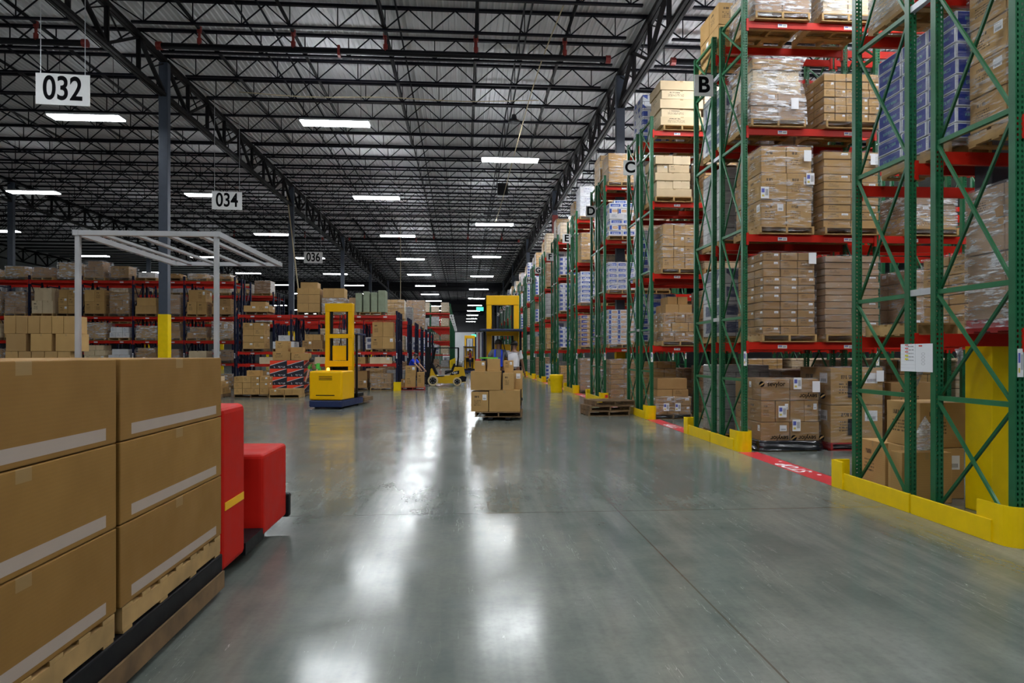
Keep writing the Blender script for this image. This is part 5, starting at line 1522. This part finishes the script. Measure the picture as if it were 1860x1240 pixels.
# ------------------------------------------------------------------ people
def skin_mesh(name, verts, edges, radii, mat, sub=1):
    me = bpy.data.meshes.new(name)
    me.from_pydata([tuple(v) for v in verts], edges, [])
    o = bpy.data.objects.new(name, me)
    COL.objects.link(o)
    md = o.modifiers.new('skin', 'SKIN')
    md.use_smooth_shade = True
    sv = me.skin_vertices[0].data
    for i, r in enumerate(radii):
        sv[i].radius = r if isinstance(r, tuple) else (r, r)
        sv[i].use_root = (i == 0)
    ss = o.modifiers.new('sub', 'SUBSURF')
    ss.levels = sub
    ss.render_levels = sub
    dg = bpy.context.evaluated_depsgraph_get()
    out = bpy.data.meshes.new_from_object(o.evaluated_get(dg))
    bpy.data.objects.remove(o)
    out.materials.clear()
    out.materials.append(M[mat])
    for p in out.polygons:
        p.use_smooth = True
    return out

def person(label, loc, rz, shirt, pants, skin='skin', hair='hair', lean=0.0, hands=None, stride=0.0, h=1.76, straps=None, knees=0.0, look=0.0):
    t = thing('person', label, 'person', loc, rz)
    k = h / 1.76
    hip = Vector((0, 0, 0.95 - knees * 0.35))
    RL = Matrix.Rotation(lean, 3, 'X')          # leans towards -y
    def U(x, y, z):
        return (hip + RL @ Vector((x, y, z - 0.95))) * k
    V, E, Rd = [], [], []
    def add(p, r, parent=None):
        V.append(Vector(p)); Rd.append(r if isinstance(r, tuple) else r * k)
        i = len(V) - 1
        if parent is not None: E.append((parent, i))
        return i
    pel = add(hip * k, 0.125)
    sp = add(U(0, 0.0, 1.10), 0.12, pel)
    ch = add(U(0, 0.01, 1.30), 0.135, sp)
    nb = add(U(0, 0.01, 1.45), 0.075, ch)
    nk = add(U(0, 0.0, 1.53), 0.052, nb)
    hd0 = add(U(0, -0.015, 1.60), 0.072, nk)
    hd1 = add(U(0, -0.01, 1.67), 0.088, hd0)
    hd2 = add(U(0, 0.0, 1.725), 0.062, hd1)
    nose = add(U(0, -0.105, 1.635), 0.014, hd0)
    J = {}
    for s, sd in ((-1, 'l'), (1, 'r')):
        hj = add((hip + Vector((s * 0.10, 0, -0.06))) * k, 0.095, pel)
        f = stride * s
        kn = add((Vector((s * 0.11, -0.02 - f * 0.5 - knees * 0.35, 0.50 - knees * 0.06))) * k, 0.062, hj)
        an = add((Vector((s * 0.12, 0.02 - f, 0.09))) * k, 0.042, kn)
        toe = add((Vector((s * 0.13, -0.15 - f, 0.045))) * k, 0.036, an)
        sh = add(U(s * 0.185, 0.01, 1.41), 0.062, ch)
        tgt = hands[sd] if hands and hands.get(sd) else (s * 0.27, -0.10, 0.86)
        wr = Vector(tgt)
        if hands and hands.get(sd):
            wv = wr * k
        else:
            wv = U(*tgt)
        shp = V[sh]
        mid = (shp + wv) / 2
        d = wv - shp
        L = 0.56 * k
        off = math.sqrt(max(0.0, (L / 2) ** 2 - (d.length / 2) ** 2))
        back = Vector((s * 0.35, 0.6, -0.5)); back = (back - d.normalized() * back.dot(d.normalized())).normalized()
        el = add(mid + back * off, 0.042, sh)
        w = add(wv, 0.03, el)
        fd = (wv - V[el]).normalized()
        side = fd.cross(Vector((s, 0, 0))).normalized() if abs(fd.x) < 0.9 else Vector((0, 1, 0))
        pm = add(wv + fd * 0.07 * k, (0.038 * k, 0.02 * k), w)
        for q in range(4):
            o_ = side * (q - 1.5) * 0.019 * k
            ln = (0.075, 0.085, 0.08, 0.062)[q]
            a1 = add(wv + fd * (0.10 * k) + o_, 0.0095, pm)
            add(wv + fd * (0.10 + ln * 0.5) * k + o_, 0.009, a1)
            add(wv + fd * (0.10 + ln * 0.9) * k + o_ + Vector((-s * 0.02, 0, 0)) * k, 0.0075, len(V) - 1)
        th = add(wv + fd * 0.045 * k - side * 0.045 * k, 0.011, w)
        add(wv + fd * 0.085 * k - side * 0.065 * k, 0.009, th)
        J[sd] = (hj, kn, an, toe, sh, el, w)
    obj('body', skin_mesh('body', V, E, Rd, skin), t)
    # shirt
    v2, e2, r2 = [V[sp], V[pel] * 0.6 + V[sp] * 0.4, V[ch], V[nb] * 0.6 + V[ch] * 0.4], [(0, 1), (0, 2), (2, 3)], [0.150 * k, 0.150 * k, 0.165 * k, 0.125 * k]
    for sd in ('l', 'r'):
        sh, el = J[sd][4], J[sd][5]
        b = len(v2)
        v2 += [V[sh], V[sh] * 0.25 + V[el] * 0.75]
        e2 += [(2, b), (b, b + 1)]
        r2 += [0.082 * k, 0.066 * k]
    obj('shirt', skin_mesh('shirt', v2, e2, r2, shirt), t)
    v3, e3, r3 = [V[pel], V[pel] * 0.45 + V[sp] * 0.55], [(0, 1)], [0.150 * k, 0.135 * k]
    for sd in ('l', 'r'):
        hj, kn, an = J[sd][:3]
        b = len(v3)
        v3 += [V[hj], V[kn], V[an] * 0.85 + V[kn] * 0.15]
        e3 += [(0, b), (b, b + 1), (b + 1, b + 2)]
        r3 += [0.108 * k, 0.078 * k, 0.060 * k]
    obj('trousers', skin_mesh('trousers', v3, e3, r3, pants), t)
    for sd in ('l', 'r'):
        an, toe = V[J[sd][2]], V[J[sd][3]]
        b = MB()
        b.box(toe.x - 0.048 * k, toe.x + 0.048 * k, toe.y - 0.06 * k, an.y + 0.08 * k, 0.002, 0.10 * k)
        obj('shoe', b.mesh('shoe', 'rubber', 0.025), t)
    # hair, eyes, mouth
    hb = MB()
    hb.lathe([(0.104, -0.035), (0.110, 0.02), (0.098, 0.06), (0.06, 0.10), (0.01, 0.115)], 18)
    hm = hb.mesh('hair', hair, smooth=True)
    ho = obj('hair', hm, t, U(0, 0.022, 1.66), (lean + 0.18, 0, 0))
    ho.scale = (k, k, k)
    for s in (-1, 1):
        obj('eye', cached('eye', lambda: MB().lathe([(0.004, -0.012), (0.012, 0), (0.004, 0.012)], 10).mesh('eye', 'ink')), t, U(s * 0.034, -0.088, 1.665))
        obj('ear', cached(('ear', skin), lambda: MB().lathe([(0.006, -0.03), (0.02, -0.01), (0.022, 0.012), (0.008, 0.03)], 8).mesh('ear', skin)), t, U(s * 0.092, 0.0, 1.645))
    obj('mouth', cached('mouth', lambda: MB().box(-0.022, 0.022, -0.003, 0.003, -0.004, 0.004).mesh('mouth', 'maroon cloth')), t, U(0, -0.085, 1.592))
    if straps:
        for s in (-1, 1):
            obj('shoulder_strap', skin_mesh('strap', [U(s * 0.085, 0.16, 1.12), U(s * 0.10, 0.175, 1.30), U(s * 0.095, 0.09, 1.47), U(s * 0.09, -0.12, 1.40), U(s * 0.085, -0.155, 1.15)],
                                            [(0, 1), (1, 2), (2, 3), (3, 4)], [(0.04 * k, 0.014 * k)] * 5, straps), t)
        obj('back_panel', boxmesh(0.24, 0.05, 0.26, straps, 0.02), t, U(0, 0.15, 0.98), (lean, 0, 0))
    return t

pp = C0 @ Vector((0.10, 0.52, 0.42))
person('person in grey tee and blue harness seen from behind on the aisle truck', pp, R(176), 'grey cloth', 'dark cloth', 'darkskin', straps='blue cloth',
       hands={'l': (-0.34, -0.22, 1.10), 'r': (0.34, -0.16, 1.02)})
pq = C0 @ Vector((-0.36, 0.60, 0.42))
person('person in white shirt and dark trousers at right side of aisle truck', pq, R(150), 'white cloth', 'dark cloth', 'darkskin', h=1.72)
person('person in royal blue shirt leaning over the cartons by the low navy rack', (-2.62, 34.95, 0), R(60), 'blue cloth', 'dark cloth', 'skin', lean=0.42, h=1.86,
       hands={'l': (-0.18, -0.62, 0.98), 'r': (0.2, -0.62, 0.95)})
person('person in bright green shirt bending behind the black and orange cartons', (-6.1, 29.55, 0), R(-20), 'green cloth', 'dark cloth', 'skin', lean=0.75, h=1.78,
       hands={'l': (-0.2, -0.55, 0.75), 'r': (0.2, -0.55, 0.75)})
person('person in dark red shirt driving the distant yellow order picker', (0.66, 63.05, 0.42), R(-80), 'maroon cloth', 'dark cloth', 'skin', lean=0.05, h=1.74,
       hands={'l': (-0.2, -0.45, 1.12), 'r': (0.2, -0.45, 1.12)})

# ------------------------------------------------------------------ hanging signs, cords, odds and ends
def number_sign(s, x, y, z, w):
    t = thing('number_sign', f"white hanging number sign, {w}", 'sign', (x, y, z), R(4))
    obj('board', cached('nsb', lambda: MB().box(-0.61, 0.61, -0.012, 0.012, -0.38, 0.38).mesh('board', 'white', 0.003)), t)
    o = obj('lettering', text_mesh(s, 0.72, 'ink', 0.018), t, (0, -0.016, 0.0), (R(90), 0, 0))
    o.scale = (0.84, 1.12, 1)
    cm = MB().bar((0, 0, 0.36), (0, 0, 12.66 - z), 0.012, 0.012).mesh('cable', 'silver')
    for dx in (-0.5, 0.5):
        obj('hanging_cable', cm, t, (dx, 0, 0))
number_sign('032', -9.72, 17.5, 8.20, 'largest and nearest of the three')
number_sign('034', -9.96, 29.9, 8.25, 'middle one of the three')
number_sign('036', -10.02, 47.0, 8.24, 'smallest and farthest of the three')
def cord(label, pts, r=0.022, mat='rope'):
    P_ = [Vector(p) for p in pts]
    out = []
    for i in range(len(P_) - 1):
        p0, p1, p2, p3 = P_[max(0, i - 1)], P_[i], P_[i + 1], P_[min(len(P_) - 1, i + 2)]
        for q in range(6):
            u = q / 6
            out.append(0.5 * ((2 * p1) + (p2 - p0) * u + (2 * p0 - 5 * p1 + 4 * p2 - p3) * u * u + (3 * p1 - p0 - 3 * p2 + p3) * u ** 3))
    out.append(P_[-1])
    return tag(obj('hanging_cord', MB().path(out, r, 6).mesh('cord', mat, smooth=True)), label, 'cord')
cord('cream cord hanging from the second left column down to the racks', [(-11.0, 43.9, 12.0), (-10.7, 43.6, 10.0), (-10.2, 43.2, 6.5), (-9.9, 43.0, 4.4), (-9.6, 42.8, 3.0), (-9.0, 42.6, 2.0)], 0.04)
cord('thin cream cord strung under the joists across the main aisle', [(-8.6, 27.2, 11.86), (-6.0, 27.2, 11.74), (-3.0, 27.2, 11.80), (0.0, 27.2, 11.72), (3.0, 27.2, 11.84)], 0.018)
cord('thin cream cord running along the aisle under the joists to the right line of lights', [(2.9, 19.8, 11.85), (2.6, 24.0, 11.6), (2.4, 30.0, 11.1), (2.2, 38.0, 10.4), (2.1, 44.5, 10.3)], 0.02)
cord('thin straight drop cord hanging behind the fork lift over the low navy racks', [(-5.2, 58.0, 12.66), (-5.2, 58.0, 9.0), (-5.2, 58.0, 5.5)], 0.025)
sp_ = thing('pendant_speaker', 'black bell shaped speaker hanging over the main aisle', 'speaker', (2.15, 29.0, 11.55), 0)
obj('horn', MB().lathe([(0.25, 0.0), (0.24, 0.05), (0.13, 0.12), (0.09, 0.32), (0.03, 0.34)], 20).mesh('horn', 'black', smooth=True), sp_)
obj('drop_rod', MB().bar((0, 0, 0.33), (0, 0, 1.11), 0.02, 0.02).mesh('rod', 'black'), sp_)
fh = thing('unit_heater', 'black box heater hanging over the right of the main aisle', 'heater', (2.3, 40.0, 10.95), 0)
obj('casing', MB().box(-0.3, 0.3, -0.25, 0.25, 0, 0.72).mesh('casing', 'black', 0.02), fh)
for dx in (-0.2, 0.2):
    obj('drop_rod', cached('fhr', lambda: MB().bar((0, 0, 0.7), (0, 0, 1.71), 0.02, 0.02).mesh('rod', 'black')), fh, (dx, 0, 0))
rh = thing('tube_heater', 'long dark tube heater hanging beyond the box heater', 'heater', (2.2, 45.6, 11.0), 0)
obj('casing', MB().box(-0.85, 0.85, -0.12, 0.12, 0, 0.14).mesh('casing', 'black', 0.02), rh)
for dx in (-0.7, 0.7):
    obj('drop_rod', cached('rhr', lambda: MB().bar((0, 0, 0.13), (0, 0, 1.66), 0.02, 0.02).mesh('rod', 'black')), rh, (dx, 0, 0))
for i, (x, y, z) in enumerate(((2.35, 96.0, 8.05), (2.35, 150.0, 5.8))):
    e = thing('exit_sign', f"lit green exit sign hanging deep in the main aisle, {'nearer' if i == 0 else 'farther'} one", 'sign', (x, y, z), 0)
    obj('panel', MB().box(-0.5, 0.5, -0.03, 0.03, -0.26, 0.26).mesh('panel', 'exit'), e)
    obj('drop_rod', MB().bar((0, 0, 0.25), (0, 0, 12.66 - z), 0.03, 0.03).mesh('rod', 'black'), e)
for i in range(4):
    tag(obj('wall_pipe', MB().path([(0, 0, 0), (0, 0, 7.5)], 0.16, 8).mesh('pipe', ['darkblue', 'redpipe', 'darkblue', 'steel'][i])), f"tall {['navy', 'dark red', 'blue', 'grey'][i]} pipe standing against the far white wall", 'pipe').location = (3.3 + i * 0.9, 182.6, 0)

# ------------------------------------------------------------------ groups of repeated things
def group_of(o):
    n, l = o.name.split('.')[0], o['label']
    if n == 'pallet_load':
        if 'low navy' in l: return 'loads on the low navy racks'
        if 'long navy' in l: return 'loads on the long navy racks'
        if 'distant rack' in l: return 'loads on the distant green racks'
        if 'rack ' in l and ('front' in l or 'rear' in l): return 'loads on the lettered green racks'
        if 'nearest rack' in l: return 'loads on the nearest green rack'
        return 'loads standing on the left floor'
    if n == 'carton':
        for key, g in (('red truck', 'cartons on the red truck'), ('aisle truck', 'cartons on the aisle order picker'), ('black and orange', 'cartons of the black and orange stack'),
                       ('left edge', 'cartons of the left edge stack'), ('nearest rack', 'floor cartons of the nearest rack'), ('blue', 'cartons before the person in blue'), ('dark red pallet', 'cartons before the person in blue')):
            if key in l: return g
        return None
    if n == 'pallet_rack': return 'navy pallet racks' if 'navy' in l else 'distant green pallet racks' if 'distant' in l else 'green pallet racks'
    return {'high_bay_light': 'hanging fluorescent lights', 'row_letter_sign': 'row letter signs', 'number_sign': 'hanging number signs', 'rack_end_guard': 'yellow rack end guards',
            'rack_post_guard': 'yellow post guards', 'floor_stop_strip': 'red stop strips on the floor', 'order_picker_truck': 'yellow order picker trucks', 'person': 'people at work',
            'sprinkler_main': 'sprinkler mains', 'sprinkler_branch': 'sprinkler branches', 'pallet': 'pallets', 'hanging_cord': 'hanging cords', 'wall_pipe': 'pipes on the far wall',
            'plastic_sheet': 'loose plastic sheets', 'exit_sign': 'green exit signs'}.get(n)
for o in SC.objects:
    if o.parent is None and o.get('category') and not o.get('group'):
        g = group_of(o)
        if g: o['group'] = g
